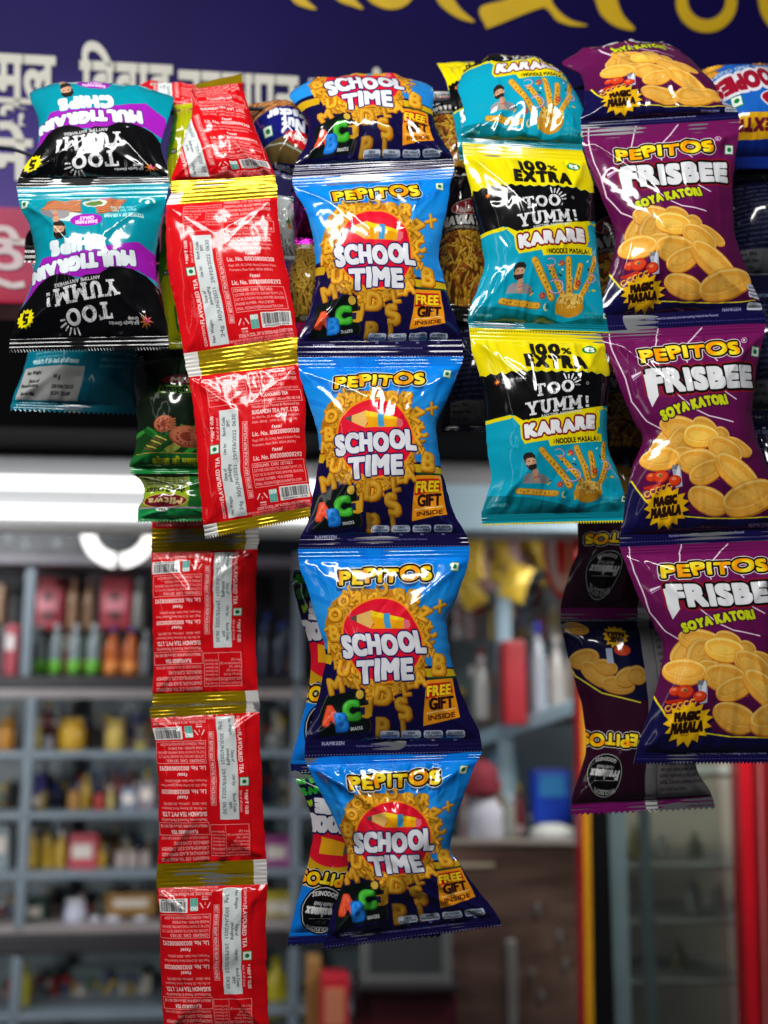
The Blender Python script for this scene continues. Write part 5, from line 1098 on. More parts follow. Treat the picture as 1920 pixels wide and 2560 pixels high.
def relief(S, T, seed, amp, t0, t1, pleats=9, dents=14, lumps=1.0):
    """folds of a filled film packet: pleats running in from the seals, corner creases, dents and lumps (metres)"""
    r = random.Random(seed); Z = np.zeros_like(S)
    for end in (0, 1):
        for k in range(pleats):
            s0 = r.uniform(-.92, .92); w = r.uniform(.025, .075); L = r.uniform(.07, .26); sl = -s0*r.uniform(.0, .9)
            d = (T-t0) if end == 0 else (t1-T)
            Z += r.choice((-1, 1, 1))*amp*r.uniform(.3, 1.0)*np.exp(-((S-s0-sl*d)/w)**2)*np.exp(-np.clip(d, 0, 1)/L)*(d > -.001)
    for cs in (-1, 1):
        for end in (0, 1):
            for q in range(2):
                tx, ty = r.uniform(.0, .45)*cs, (t0+r.uniform(.18, .36)) if end == 0 else (t1-r.uniform(.16, .34))
                ax, ay = cs*r.uniform(.9, 1.0), (t0+.01) if end == 0 else (t1-.01)
                vx, vy = tx-ax, ty-ay; L2 = vx*vx+vy*vy
                u = np.clip(((S-ax)*vx+(T-ay)*vy)/L2, 0, 1); dist = np.hypot(S-ax-u*vx, (T-ay-u*vy)*1.2)
                Z += amp*r.uniform(.6, 1.5)*np.exp(-(dist/.035)**1.3)*(1-u*.7)
    for k in range(dents):
        ax, ay = r.uniform(-.85, .85), r.uniform(t0+.05, t1-.05); a = r.uniform(0, math.pi); L = r.uniform(.08, .35)
        vx, vy = math.cos(a)*L, math.sin(a)*L*.8
        u = np.clip(((S-ax)*vx+(T-ay)*vy)/(vx*vx+vy*vy), 0, 1); dist = np.hypot(S-ax-u*vx, (T-ay-u*vy)*1.2)
        Z += r.choice((-1, 1))*amp*r.uniform(.15, .6)*np.exp(-(dist/r.uniform(.012, .04))**1.3)*np.sin(np.pi*np.clip(u, .05, .95))
    for k in range(dents*3):                                        # short sharp creases, thickest by the seals and sides
        end = r.random()
        ay = (t0+abs(r.gauss(0, .10))) if end < .38 else (t1-abs(r.gauss(0, .10))) if end < .76 else r.uniform(t0, t1)
        ax = r.uniform(-.95, .95) if end < .76 else r.choice((-1, 1))*r.uniform(.6, .95); a = r.uniform(.35, 2.8) if end < .76 else r.uniform(-.6, .6); L = r.uniform(.05, .2)
        vx, vy = math.cos(a)*L, math.sin(a)*L*.8
        u = np.clip(((S-ax)*vx+(T-ay)*vy)/(vx*vx+vy*vy), 0, 1); dist = np.hypot(S-ax-u*vx, (T-ay-u*vy)*1.2)
        Z += r.choice((-1, 1))*amp*r.uniform(.12, .38)*np.exp(-(dist/r.uniform(.008, .02))**1.5)*np.sin(np.pi*np.clip(u, .05, .95))
    h, w = S.shape
    dd = np.minimum(np.abs(T-t0), np.abs(t1-T))
    Z += amp*.9*(vnoise(h, w, w/22, seed+11)-.5)*np.exp(-dd/.05)+amp*.5*(vnoise(h, w, w/40, seed+12)-.5)*np.exp(-dd/.03)
    n = vnoise(h, w, w/6, seed)-.5; n2 = vnoise(h, w, w/14, seed+7)-.5
    Z += lumps*amp*(1.5*n+.25*n2)
    return Z

def packet(name, label, cat, group, rows, mat, dY=0.0, bulge=.0175, seed=1, seals=(.055, .055), seal_mat=None, flap_mat=None, amp=.0017, uspan=None, flip=False, back_mat=None, trange=(0, 1), teeth=(False, True), NX=104, NB=116, pleats=11, dents=14, art_t=None, sharp=2.4, flap_side=-1):
    """a filled film packet. rows = (t, x left, y left, x right, y right[, extra depth]) read off the photograph"""
    rows = [tuple(r)+((0.0,) if len(r) == 5 else ()) for r in rows]
    tk = [r[0] for r in rows]
    ta, tb = tk[0], tk[-1]
    s0, s1 = seals; NS = 12
    tt = [np.linspace(ta, ta+s0, NS, endpoint=False)] if s0 else []
    tt.append(np.linspace(ta+s0, tb-s1, NB, endpoint=False)); 
    if s1: tt.append(np.linspace(tb-s1, tb, NS+1))
    else: tt.append(np.array([tb]))
    t = np.concatenate(tt); NT = len(t)
    I = lambda k: pchip(tk, [r[k] for r in rows], t)
    xl, yl, xr, yr, dd = I(1), I(2), I(3), I(4), I(5)
    wob = lambda q: 5.0*(vnoise(NT, 2, NT/9, seed+q)[:, 0]-.5)*np.sin(np.pi*(t-ta)/(tb-ta))+2.2*(vnoise(NT, 2, NT/30, seed+q+1)[:, 0]-.5)
    xl = xl+wob(31); xr = xr+wob(41)
    L = np.array([at(xl[i], yl[i], Y0+dY+dd[i]) for i in range(NT)]); Rr = np.array([at(xr[i], yr[i], Y0+dY+dd[i]) for i in range(NT)])
    s = np.linspace(-1, 1, NX)
    C = (L+Rr)/2; across = Rr-L; wid = np.linalg.norm(across, axis=1)
    down = np.gradient(C, axis=0); nrm = np.cross(down, across); nrm /= np.linalg.norm(nrm, axis=1)[:, None]
    nrm[nrm[:, 1] > 0] *= -1
    for _ in range(6): nrm[1:-1] = (nrm[:-2]+nrm[1:-1]*2+nrm[2:])/4
    nrm /= np.linalg.norm(nrm, axis=1)[:, None]
    dn = down/np.linalg.norm(down, axis=1)[:, None]
    tau = np.clip((t-ta-s0)/(tb-ta-s0-s1), 0, 1)
    rs = random.Random(seed*7+1); prof_t = np.sin(np.pi*tau**rs.uniform(.82, 1.22))**rs.uniform(.55, .72); bulge *= rs.uniform(.85, 1.2); lean = rs.uniform(-.22, .22)
    S, T = np.meshgrid(s, t)
    prof_s = (1-np.abs(S+lean*(1-S*S)*np.sin(np.pi*tau)[:, None])**sharp).clip(0, 1)**.8
    inner = (1-np.abs(S)**8)*np.clip(np.minimum(tau, 1-tau)*30, 0, 1)[:, None]
    Z = bulge*prof_t[:, None]*prof_s+relief(S, T, seed, amp, ta+s0, tb-s1, pleats, dents)*inner
    # crimped seals: fine ribs along the seal and a gentle wave
    for (a, b) in ((ta, ta+s0), (tb-s1, tb)):
        if b-a <= 0: continue
        inn = ((T >= a-1e-9) & (T <= b+1e-9))
        ph = (T-a)/(b-a)
        Z = np.where(inn, .00026*np.sin(ph*2*math.pi*3.0)*np.clip(np.minimum(ph, 1-ph)*8, 0, 1)*np.clip(vnoise(NT, NX, NX/7, seed+5)*2.2-.5, 0, 1)+.0012*(vnoise(NT, NX, NX/4, seed+3)-.5), Z)
    P = C[:, None, :]+across[:, None, :]*(S[..., None]/2)+nrm[:, None, :]*Z[..., None]
    B = C[:, None, :]+across[:, None, :]*(S[..., None]/2)-nrm[:, None, :]*(.75*bulge*prof_t[:, None]*prof_s+.0004)[..., None]
    zig = .0011*np.where(np.arange(NX) % 2 == 0, 1, -1)[:, None]
    if teeth[1]: P[-1] += dn[-1]*zig; B[-1] += dn[-1]*zig
    if teeth[0]: P[0] += dn[0]*zig; B[0] += dn[0]*zig
    # print coordinates: the print keeps its size, the sides run round the pillow
    if uspan is None:
        wr = np.interp(t, [ta, tb], [wid[0], wid[-1]]); g = (wid/wr)**.8
        u0, u1 = .5-.5*g, .5+.5*g
    else:
        u0 = np.interp(t, [k[0] for k in uspan], [k[1] for k in uspan]); u1 = np.interp(t, [k[0] for k in uspan], [k[2] for k in uspan])
    U = u0[:, None]+(u1-u0)[:, None]*(S+1)/2
    at0, at1 = art_t if art_t else (0.0, 1.0)
    V = (T-at0)/(at1-at0)
    if flip: U, V = 1-U, 1-V
    uv = np.stack([U, 1-V], -1).reshape(-1, 2)
    base = C[-1]
    root = empty(name, tuple(base), label, cat, group)
    ids = np.arange(NT*NX).reshape(NT, NX)
    def piece(nm, r0, r1, mats, mi=None):
        q = ids[r0:r1+1]; f = np.stack([q[:-1, :-1], q[1:, :-1], q[1:, 1:], q[:-1, 1:]], -1).reshape(-1, 4)-ids[r0, 0]
        vv = P.reshape(-1, 3)[ids[r0, 0]:ids[r1, -1]+1]; uu = uv[ids[r0, 0]:ids[r1, -1]+1]
        return mesh_obj(nm, vv, f, None, root, True, uu, mats, mi)
    a = NS if s0 else 0; b = a+NB
    def seal_mats(nr):
        if flap_mat is None: return [seal_mat or mat], None
        m = np.zeros((nr, NX-1), np.int32)
        if flap_side < 0: m[:, :int(NX*.12)] = 1
        else: m[:, -int(NX*.12):] = 1
        return [seal_mat or mat, flap_mat], m.ravel()
    if s0: mm, mi = seal_mats(a); piece('top_seal', 0, a, mm, mi)
    piece('front_film', a, b, [mat])
    if s1: mm, mi = seal_mats(NT-1-b); piece('bottom_seal', b, NT-1, mm, mi)
    # reverse side, coarser
    jx = np.unique(np.r_[0:NX:3, NX-1]); jt = np.unique(np.r_[0:NT:3, NT-1])
    if teeth[1] or teeth[0]: jx = np.arange(NX)
    Bq = B[jt][:, jx]; nt, nx = len(jt), len(jx); q = np.arange(nt*nx).reshape(nt, nx)
    f = np.stack([q[:-1, :-1], q[:-1, 1:], q[1:, 1:], q[1:, :-1]], -1).reshape(-1, 4)
    mesh_obj('back_film', Bq.reshape(-1, 3), f, back_mat or M['film_back'], root, True)
    return root
# ---------------------------------------------------------------- printed films
IMG = {}
def film(key, fn, **kw):
    M[key] = mat_print(key+'_film', fn().image(key+'_print'), **kw)
film('letters', art_school); film('noodle', art_karare); film('bowls', art_frisbee); film('grain', art_multigrain); film('grain_back', art_multigrain_back)
film('tea', art_tea, coat=.55); film('mixture', art_navratan); film('henna', art_henna); film('henna_back', art_henna_back); film('lime', art_lime); film('nut', art_nut); film('corn', art_whoopies)
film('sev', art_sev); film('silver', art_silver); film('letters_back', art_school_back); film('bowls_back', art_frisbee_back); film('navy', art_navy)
M['gold'] = mat_plain('gold_foil', (178, 148, 8), .24, .6, var=.14, scale=50, bump=.4, bscale=120, bdist=.0014)
M['white_flap'] = mat_plain('white_film', (206, 204, 200), .35, var=.04, bump=.2)
M['purple_foil'] = mat_plain('magenta_foil', (150, 20, 130), .2, .9, bump=.7, bscale=160, bdist=.002)
M['teal_plain'] = mat_plain('teal_film', (0, 122, 146), .25, var=.05)
M['navy_plain'] = mat_plain('navy_film', (14, 16, 54), .25, var=.05)

# ---------------------------------------------------------------- letter-crisp strip (middle)
G1 = 'strip of blue letter-crisp packets'
CAT = 'snack packet'
packet('letter_crisp_packet', 'blue letter-crisp packet bent back over the cord, topmost of the middle strip', CAT, G1,
       [(.2, 760, 232, 1060, 226, .075), (.33, 738, 226, 1074, 214, .038), (.40, 724, 240, 1084, 222, .028), (.47, 735, 258, 1085, 240, .020), (.55, 755, 285, 1081, 262, .013), (.66, 772, 318, 1084, 300, .007), (.8, 768, 358, 1106, 350, .002), (.92, 738, 410, 1132, 395, 0), (1, 730, 446, 1136, 420, 0)], M['letters'], seed=11, seals=(0, .075), bulge=.013, teeth=(False, False), uspan=[(.2, .02, .92), (.5, .02, .93), (.66, .06, .92), (.8, .03, .96), (1, 0, 1)])
packet('letter_crisp_packet', 'blue letter-crisp packet second from the top of the middle strip', CAT, G1,
       [(0, 730, 446, 1136, 420), (.06, 735, 472, 1128, 450), (.22, 768, 536, 1116, 525), (.45, 789, 645, 1099, 645), (.55, 790, 690, 1108, 690), (.75, 773, 781, 1132, 781), (.9, 748, 848, 1154, 843), (1, 742, 893, 1159, 892)], M['letters'], seed=12, seals=(.05, .085), teeth=(False, False))
packet('letter_crisp_packet', 'blue letter-crisp packet third from the top, beside the lowest front tea sachet', CAT, G1,
       [(0, 742, 893, 1160, 892), (.06, 746, 925, 1150, 920), (.2, 765, 990, 1125, 985), (.38, 794, 1075, 1091, 1072), (.48, 798, 1120, 1096, 1117), (.64, 788, 1198, 1110, 1192), (.85, 770, 1302, 1143, 1297), (.93, 752, 1340, 1166, 1336), (1, 744, 1373, 1175, 1366)], M['letters'], seed=23, seals=(.05, .075), teeth=(False, False))
packet('letter_crisp_packet', 'blue letter-crisp packet fourth from the top with a white glare across its upper half', CAT, G1,
       [(0, 745, 1373, 1175, 1366), (.07, 748, 1408, 1170, 1402), (.22, 774, 1487, 1146, 1483), (.37, 797, 1562, 1114, 1560), (.5, 814, 1628, 1124, 1622), (.64, 806, 1702, 1142, 1696), (.8, 786, 1785, 1172, 1774), (.92, 764, 1850, 1202, 1845), (1, 761, 1893, 1206, 1880)], M['letters'], seed=34, seals=(.055, .075), amp=.0014, teeth=(False, False))
packet('letter_crisp_packet', 'crumpled blue letter-crisp packet at the bottom of the middle strip', CAT, G1,
       [(0, 761, 1893, 1206, 1880), (.07, 772, 1922, 1190, 1908), (.22, 806, 1990, 1160, 1985), (.4, 842, 2065, 1135, 2060), (.52, 866, 2122, 1126, 2118), (.62, 868, 2168, 1150, 2160), (.8, 838, 2255, 1194, 2225), (.93, 816, 2336, 1244, 2288), (1, 806, 2372, 1254, 2313)], M['letters'], seed=45, seals=(.05, .06), amp=.0028, dents=26, bulge=.018, uspan=[(0, 0, 1), (.3, .07, .92), (.5, .18, .84), (.62, .17, .88), (.8, .08, .92), (1, 0, 1)])
packet('letter_crisp_packet', 'upside-down back of a letter-crisp packet peeping out left of the fourth blue one', CAT, G1,
       [(0, 735, 1425, 1150, 1425), (.07, 732, 1450, 1150, 1450), (.3, 755, 1550, 1120, 1550), (.5, 776, 1640, 1110, 1640), (.62, 773, 1710, 1115, 1710), (.85, 748, 1830, 1130, 1830), (.95, 728, 1905, 1150, 1900), (1, 727, 1928, 1155, 1925)], M['letters_back'], dY=.062, seed=51, NX=52, NB=56)
packet('letter_crisp_packet', 'upside-down back of a letter-crisp packet with round black seal behind the bottom blue one', CAT, G1,
       [(0, 727, 1928, 1155, 1925), (.08, 742, 1955, 1148, 1950), (.25, 770, 2012, 1130, 2010), (.42, 783, 2080, 1115, 2075), (.55, 776, 2140, 1105, 2140), (.7, 757, 2208, 1100, 2200), (.9, 730, 2310, 1098, 2298), (1, 719, 2362, 1102, 2340)], M['letters_back'], dY=.06, seed=52, amp=.0016, NX=52, NB=56)

# ---------------------------------------------------------------- soy-bowl crisp strip (right)
G2 = 'strip of purple soy-bowl crisp packets'
packet('soy_bowl_packet', 'purple soy-bowl crisp packet bent back over the cord at the upper right', CAT, G2,
       [(.22, 1520, 150, 1680, 142, .075), (.30, 1470, 140, 1695, 127, .045), (.37, 1405, 156, 1714, 138, .034), (.5, 1450, 186, 1747, 168, .022), (.65, 1462, 216, 1784, 206, .012), (.8, 1462, 252, 1804, 246, .005), (.92, 1452, 296, 1842, 275, 0), (1, 1450, 322, 1850, 297, 0)], M['bowls'], seed=61, seals=(0, .06), bulge=.013, teeth=(False, False), uspan=[(.22, 0, .82), (.37, -.1, .84), (.5, .0, .86), (.8, .04, .93), (1, 0, 1)])
packet('soy_bowl_packet', 'purple soy-bowl crisp packet second from the top at the right', CAT, G2,
       [(0, 1450, 322, 1850, 297), (.07, 1456, 362, 1846, 338), (.25, 1486, 450, 1834, 430), (.42, 1518, 532, 1832, 515), (.55, 1538, 596, 1840, 582), (.75, 1522, 696, 1868, 680), (.92, 1500, 786, 1904, 766), (1, 1497, 828, 1915, 807)], M['bowls'], seed=62, seals=(.05, .075), teeth=(False, False))
packet('soy_bowl_packet', 'purple soy-bowl crisp packet third from the top at the right edge', CAT, G2,
       [(0, 1500, 828, 1916, 807), (.08, 1512, 866, 1908, 848), (.25, 1545, 954, 1890, 938), (.42, 1580, 1045, 1882, 1032), (.52, 1606, 1100, 1892, 1088), (.62, 1588, 1150, 1910, 1138), (.8, 1566, 1245, 1945, 1232), (.93, 1552, 1332, 1975, 1312), (1, 1549, 1368, 1985, 1350)], M['bowls'], seed=63, seals=(.05, .06), teeth=(False, False), uspan=[(0, 0, 1), (.25, .05, .93), (.45, .10, .86), (.6, .10, .88), (.8, .03, .98), (1, 0, 1)])
packet('soy_bowl_packet', 'lowest purple soy-bowl crisp packet at the right edge', CAT, G2,
       [(0, 1549, 1368, 1990, 1348), (.08, 1562, 1402, 1985, 1388), (.28, 1596, 1496, 1968, 1486), (.42, 1636, 1566, 1962, 1560), (.52, 1656, 1618, 1968, 1614), (.66, 1646, 1696, 1990, 1692), (.82, 1620, 1788, 2020, 1782), (.95, 1590, 1882, 2040, 1880), (1, 1585, 1908, 2045, 1905)], M['bowls'], seed=64, seals=(.05, .05), amp=.0015)
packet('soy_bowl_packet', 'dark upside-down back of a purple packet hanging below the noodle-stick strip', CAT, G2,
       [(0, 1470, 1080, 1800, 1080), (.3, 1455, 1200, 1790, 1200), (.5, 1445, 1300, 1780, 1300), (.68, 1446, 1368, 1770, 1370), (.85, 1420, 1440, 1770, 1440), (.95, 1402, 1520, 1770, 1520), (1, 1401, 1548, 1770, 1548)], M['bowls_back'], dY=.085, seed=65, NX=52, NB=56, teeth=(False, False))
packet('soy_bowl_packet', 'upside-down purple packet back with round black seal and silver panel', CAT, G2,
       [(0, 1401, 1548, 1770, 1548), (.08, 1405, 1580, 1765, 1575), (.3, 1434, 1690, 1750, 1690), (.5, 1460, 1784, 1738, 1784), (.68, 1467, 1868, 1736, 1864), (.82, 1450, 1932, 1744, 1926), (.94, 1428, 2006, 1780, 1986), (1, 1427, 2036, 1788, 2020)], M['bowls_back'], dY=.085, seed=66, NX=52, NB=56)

# ---------------------------------------------------------------- noodle-stick strip
G3 = 'strip of teal and yellow noodle-stick packets'
packet('noodle_stick_packet', 'teal noodle-stick packet with black top bent back over the cord', CAT, G3,
       [(.28, 1210, 170, 1350, 172, .075), (.36, 1196, 157, 1368, 164, .050), (.44, 1172, 170, 1392, 174, .036), (.52, 1152, 194, 1412, 190, .026), (.6, 1146, 222, 1428, 212, .018), (.7, 1156, 256, 1450, 248, .010), (.82, 1166, 298, 1460, 294, .004), (.93, 1153, 338, 1458, 352, 0), (1, 1156, 358, 1457, 378, 0)], M['noodle'], seed=71, seals=(0, .05), bulge=.013, teeth=(False, False), uspan=[(.3, .05, .9), (.5, .0, .9), (.8, .06, 1), (1, 0, 1)])
packet('noodle_stick_packet', 'teal and yellow noodle-stick packet in the middle of its strip', CAT, G3,
       [(0, 1156, 358, 1457, 378), (.08, 1159, 398, 1468, 412), (.2, 1172, 456, 1482, 464), (.45, 1196, 572, 1488, 574), (.63, 1213, 655, 1493, 654), (.78, 1192, 724, 1504, 726), (.93, 1170, 795, 1518, 806), (1, 1172, 820, 1522, 832)], M['noodle'], seed=72, seals=(.06, .05), teeth=(False, False))
packet('noodle_stick_packet', 'lowest teal and yellow noodle-stick packet with a torn yellow hem', CAT, G3,
       [(0, 1174, 820, 1506, 832), (.1, 1178, 868, 1514, 876), (.25, 1200, 940, 1525, 942), (.48, 1214, 1050, 1517, 1048), (.63, 1220, 1125, 1518, 1118), (.77, 1228, 1192, 1545, 1186), (.9, 1212, 1256, 1561, 1248), (.96, 1203, 1290, 1560, 1282), (1, 1206, 1312, 1557, 1304)], M['noodle'], seed=73, seals=(.06, .045))
packet('noodle_stick_packet', 'yellow and black noodle-stick packet folded away behind the top of its strip', CAT, G3,
       [(0, 1092, 160, 1185, 152, .03), (.15, 1108, 185, 1190, 180, .015), (.4, 1128, 260, 1210, 250), (.7, 1140, 330, 1230, 330), (1, 1150, 400, 1250, 400)], M['noodle'], dY=.03, seed=74, NX=40, NB=40, bulge=.006, uspan=[(0, 0, .6), (1, 0, .6)])

# ---------------------------------------------------------------- multigrain strip (left)
G4 = 'strip of teal and black multigrain chip packets'
packet('multigrain_packet', 'upside-down teal and black multigrain chip packet bent over the cord at the upper left', CAT, G4,
       [(.06, 90, 262, 425, 270, .08), (.2, 74, 234, 436, 244, .034), (.35, 84, 268, 428, 272, .018), (.5, 98, 312, 416, 318, .010), (.65, 96, 356, 402, 366, .004), (.85, 54, 428, 420, 428, 0), (1, 42, 468, 424, 457, 0)], M['grain'], seed=81, seals=(0, .085), bulge=.011, teeth=(False, False), uspan=[(.06, .04, .98), (.35, .06, .98), (.6, .10, .92), (1, 0, 1)])
packet('multigrain_packet', 'upside-down teal and black multigrain chip packet with bright glare, lower of the left strip', CAT, G4,
       [(0, 42, 468, 424, 457), (.1, 48, 510, 414, 502), (.25, 76, 570, 400, 565), (.42, 88, 640, 390, 638), (.58, 76, 708, 394, 702), (.75, 48, 780, 410, 770), (.9, 27, 841, 420, 832), (1, 23, 878, 421, 871)], M['grain'], seed=83, seals=(.075, .08), amp=.0019, bulge=.019)
packet('multigrain_packet', 'teal printed back of a multigrain packet hanging below the left strip', CAT, G4,
       [(0, 80, 660, 400, 660), (.3, 95, 750, 385, 750), (.55, 74, 872, 385, 872), (.8, 45, 958, 365, 965), (.93, 30, 1000, 344, 1010), (1, 26, 1024, 338, 1036)], M['grain_back'], dY=.065, seed=84, NX=52, NB=56)
packet('multigrain_packet', 'edge of another multigrain packet peeping out left of the glare', CAT, G4,
       [(0, 90, 420, 400, 420), (.4, 95, 500, 390, 500), (.8, 75, 570, 390, 570), (.92, 62, 602, 400, 605), (1, 60, 655, 400, 655)], M['grain'], dY=.065, seed=85, NX=52, NB=50)

# ---------------------------------------------------------------- tea sachets
G5 = 'strip of red flavoured tea sachets'
TK = dict(bulge=.0075, dents=10, pleats=7, seals=(.065, .065), seal_mat=M['gold'], flap_mat=M['white_flap'], art_t=(.065, .935), sharp=4.0, NX=84, NB=100)
TC = 'tea sachet'
packet('tea_sachet', 'red tea sachet folded over the cord with a gold tip, topmost of the tea strip', TC, G5,
       [(0, 492, 210, 604, 184, .03), (.08, 478, 228, 606, 211, .022), (.3, 480, 278, 625, 285, .010), (.55, 462, 345, 650, 350, .004), (.8, 438, 418, 675, 408), (.94, 428, 454, 687, 440), (1, 429, 482, 692, 464)], M['tea'], seed=91, amp=.0016, uspan=[(0, .52, 1), (.3, .45, 1), (.55, .28, 1), (.8, .1, 1), (1, 0, 1)], **{**TK, 'flap_mat': None}, teeth=(True, False))
packet('tea_sachet', 'red tea sachet between gold seals, second of the tea strip, with a V-shaped glare', TC, G5,
       [(0, 429, 482, 692, 464), (.065, 416, 512, 692, 492), (.3, 414, 604, 702, 590), (.6, 430, 722, 722, 702), (.85, 452, 836, 738, 802), (.935, 459, 884, 743, 842), (1, 464, 914, 743, 876)], M['tea'], seed=93, amp=.0011, teeth=(False, False), **TK)
packet('tea_sachet', 'red tea sachet with gold seals, lowest of the front tea strip', TC, G5,
       [(0, 464, 914, 743, 876), (.065, 472, 943, 746, 910), (.3, 486, 1040, 762, 1008), (.6, 495, 1166, 765, 1130), (.935, 508, 1313, 784, 1266), (1, 513, 1345, 787, 1290)], M['tea'], seed=94, amp=.0012, **TK)
packet('tea_sachet', 'dark red upside-down tea sachet mostly hidden behind the lowest front tea sachet', TC, G5,
       [(0, 388, 940, 640, 935), (.5, 384, 1120, 640, 1115), (.935, 380, 1322, 645, 1318), (1, 379, 1356, 648, 1350)], M['tea'], dY=.072, seed=95, flip=True, flap_side=1, teeth=(False, False), **TK)
packet('tea_sachet', 'half-shaded upside-down red tea sachet, upper of the three low ones', TC, G5,
       [(0, 379, 1356, 648, 1350), (.065, 378, 1382, 643, 1373), (.4, 382, 1510, 640, 1502), (.7, 384, 1625, 640, 1616), (.935, 381, 1735, 644, 1726), (1, 381, 1764, 648, 1754)], M['tea'], dY=.072, seed=96, flip=True, flap_side=1, **TK)
packet('tea_sachet', 'upside-down red tea sachet below a torn gold seal, middle of the three low ones', TC, G5,
       [(0, 374, 1770, 649, 1757), (.065, 377, 1796, 648, 1780), (.3, 392, 1886, 651, 1880), (.7, 398, 2048, 658, 2045), (.935, 394, 2160, 666, 2148), (1, 391, 2190, 668, 2180)], M['tea'], dY=.07, seed=97, flip=True, flap_side=1, teeth=(True, False), **TK)
packet('tea_sachet', 'upside-down red tea sachet running out of the bottom of the picture', TC, G5,
       [(0, 391, 2190, 668, 2180), (.065, 392, 2220, 668, 2210), (.3, 401, 2318, 666, 2310), (.7, 404, 2482, 669, 2478), (.935, 408, 2584, 672, 2580), (1, 408, 2612, 672, 2608)], M['tea'], dY=.07, seed=98, flip=True, flap_side=1, **TK)
packet('tea_sachet', 'dark tea sachet lying back behind the cord at the upper left', TC, G5,
       [(0, 352, 206, 545, 224, .05), (.1, 350, 212, 548, 232, .04), (.5, 347, 224, 552, 250, .02), (1, 345, 246, 560, 290, 0)], M['tea'], dY=.05, seed=99, **TK)

# ---------------------------------------------------------------- packets hanging in the second row
packet('lime_packet', 'lime green packet behind the topmost tea sachet', CAT, None, [(0, 433, 262, 515, 256, .02), (.4, 426, 335, 515, 335), (.7, 417, 402, 500, 405), (1, 420, 470, 500, 470)], M['lime'], dY=.03, seed=101, bulge=.004, NX=40, NB=44, art_t=(0, 1.25))
packet('lime_packet', 'lime green packet with a green oval, between the multigrain and tea strips', CAT, None, [(0, 408, 540, 520, 540), (.25, 401, 612, 520, 612), (.5, 396, 690, 505, 690), (.75, 408, 775, 505, 775), (.93, 419, 846, 505, 846), (1, 421, 871, 505, 869)], M['lime'], dY=.035, seed=102, bulge=.006, NX=40, NB=44)
packet('henna_packet', 'dark green henna packet with patterned hands, left of the lowest front tea sachet', 'henna packet', 'henna packets', [(0, 346, 872, 560, 872), (.2, 331, 940, 560, 940), (.5, 337, 1020, 550, 1020), (.65, 344, 1070, 545, 1070), (.8, 338, 1122, 550, 1122), (.93, 324, 1164, 555, 1164), (1, 326, 1184, 555, 1184)], M['henna'], dY=.045, seed=103, NX=52, NB=56, teeth=(False, False), uspan=[(0, 0, .95), (1, 0, .95)])
packet('henna_packet', 'upside-down green henna packet back below the patterned hands', 'henna packet', 'henna packets', [(0, 328, 1184, 555, 1184), (.12, 350, 1198, 550, 1198), (.45, 361, 1235, 545, 1235), (.8, 346, 1278, 550, 1278), (1, 344, 1303, 555, 1300)], M['henna_back'], dY=.048, seed=104, NX=52, NB=40, bulge=.008)
packet('nut_packet', 'upside-down navy nut packet with red oval, between the tea and letter-crisp strips', CAT, None, [(0, 620, 258, 795, 272, .03), (.3, 630, 303, 795, 318, .014), (.6, 652, 358, 795, 374, .004), (.9, 680, 418, 795, 436), (1, 688, 440, 795, 458)], M['nut'], dY=.04, seed=105, NX=52, NB=56, uspan=[(0, 0, .95), (1, .12, .95)])
packet('silver_packet', 'small silver packet with a leaf mark, right of the second tea sachet', CAT, None, [(0, 655, 485, 733, 492), (.5, 668, 570, 735, 572), (1, 684, 645, 738, 650)], M['silver'], dY=.05, seed=106, NX=40, NB=40, bulge=.006)
packet('foil_packet', 'magenta foil packet in the shade left of the second blue packet', CAT, None, [(0, 728, 470, 830, 470), (.5, 735, 560, 830, 560), (1, 742, 642, 830, 636)], M['purple_foil'], dY=.065, seed=107, NX=44, NB=44, amp=.003, seals=(.06, .3))
packet('gram_stick_packet', 'packet with a window of yellow gram sticks left of the second blue packet', CAT, None, [(0, 732, 610, 840, 610), (.2, 724, 655, 840, 655), (.5, 720, 725, 840, 725), (.8, 732, 800, 840, 800), (1, 745, 860, 840, 860)], M['sev'], dY=.06, seed=108, NX=48, NB=48)
NG = 'black mixture packets'
packet('mixture_packet', 'black mixture packet with a barcode, upper one right of the topmost blue packet', CAT, NG, [(0, 1050, 228, 1212, 226, .03), (.13, 1050, 262, 1212, 262, .02), (.46, 1052, 268, 1214, 268, .018), (.58, 1056, 294, 1216, 294, .012), (1, 1086, 436, 1230, 436)], M['mixture'], dY=.04, seed=111, NX=48, NB=60, bulge=.007, seals=(.03, .03))
packet('mixture_packet', 'black mixture packet with red oval and window, between the second blue and middle noodle-stick packets', CAT, NG, [(0, 1136, 400, 1244, 400), (.2, 1120, 472, 1242, 472), (.42, 1100, 540, 1240, 540), (.53, 1094, 572, 1240, 572), (.61, 1092, 600, 1240, 600), (.93, 1098, 752, 1240, 752), (1, 1104, 800, 1240, 800)], M['mixture'], dY=.045, seed=112, NX=48, NB=60, uspan=[(0, .2, 1), (.4, 0, 1), (1, 0, 1)])
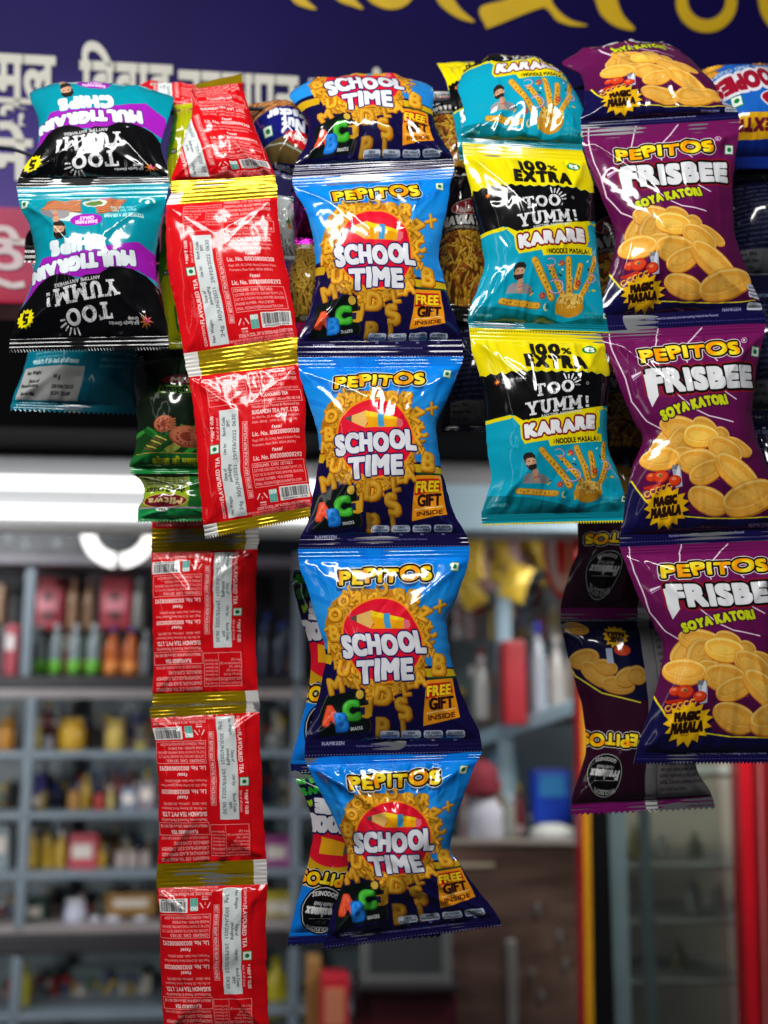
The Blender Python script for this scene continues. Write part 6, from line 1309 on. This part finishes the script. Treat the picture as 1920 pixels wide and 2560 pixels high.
packet('navy_packet', 'dark navy printed packet back between the third blue and lowest noodle-stick packets', CAT, None, [(0, 1112, 800, 1300, 800), (.5, 1112, 930, 1290, 930), (1, 1104, 1080, 1300, 1078)], M['navy'], dY=.06, seed=113, NX=44, NB=44)
packet('mixture_packet', 'dark mixture packet glimpsed between the noodle-stick and purple strips, upper one', CAT, NG, [(0, 1440, 420, 1640, 420), (.5, 1450, 610, 1630, 610), (1, 1450, 800, 1650, 800)], M['mixture'], dY=.065, seed=114, NX=44, NB=48)
packet('mixture_packet', 'dark mixture packet glimpsed between the noodle-stick and purple strips, lower one', CAT, NG, [(0, 1450, 800, 1650, 800), (.5, 1460, 960, 1650, 960), (1, 1470, 1135, 1670, 1135)], M['mixture'], dY=.066, seed=115, NX=44, NB=48)
packet('corn_ball_packet', 'upside-down blue corn-ball packet with a yellow band at the upper right edge', CAT, None, [(0, 1738, 178, 1985, 162, .04), (.3, 1756, 214, 1990, 206, .02), (.42, 1772, 246, 1995, 240, .010), (.59, 1790, 290, 2000, 288, .004), (.68, 1800, 315, 2000, 312), (.88, 1800, 364, 2005, 362), (1, 1800, 420, 2010, 420)], M['corn'], dY=.035, seed=116, NX=52, NB=56)
for i, (y0, y1, x0) in enumerate(((420, 700, 1800), (700, 1040, 1830), (1040, 1380, 1850))):
    packet('navy_packet', ('upper', 'middle', 'lowest')[i]+' of three dark navy packets in the shade at the right edge', CAT, 'dark navy packets at the right edge', [(0, x0, y0, 2030, y0), (.5, x0+14, (y0+y1)/2, 2020, (y0+y1)/2), (1, x0+8, y1, 2040, y1)], M['navy'], dY=.055, seed=120+i, NX=44, NB=44)
# the cord they hang over
pts = []
for x, y, Y in ((-80, 362, .80), (30, 372, .80), (90, 392, .79), (300, 300, .79), (520, 270, .79), (760, 275, .79), (1000, 265, .79), (1200, 240, .79), (1500, 215, .79), (1800, 215, .79), (2050, 200, .79)): pts.append(at(x, y, Y))
o = tube('rope', pts, .0016, M['cord']); tag(o, 'dark rope the packet strips hang over, seen at the left edge', 'rope')
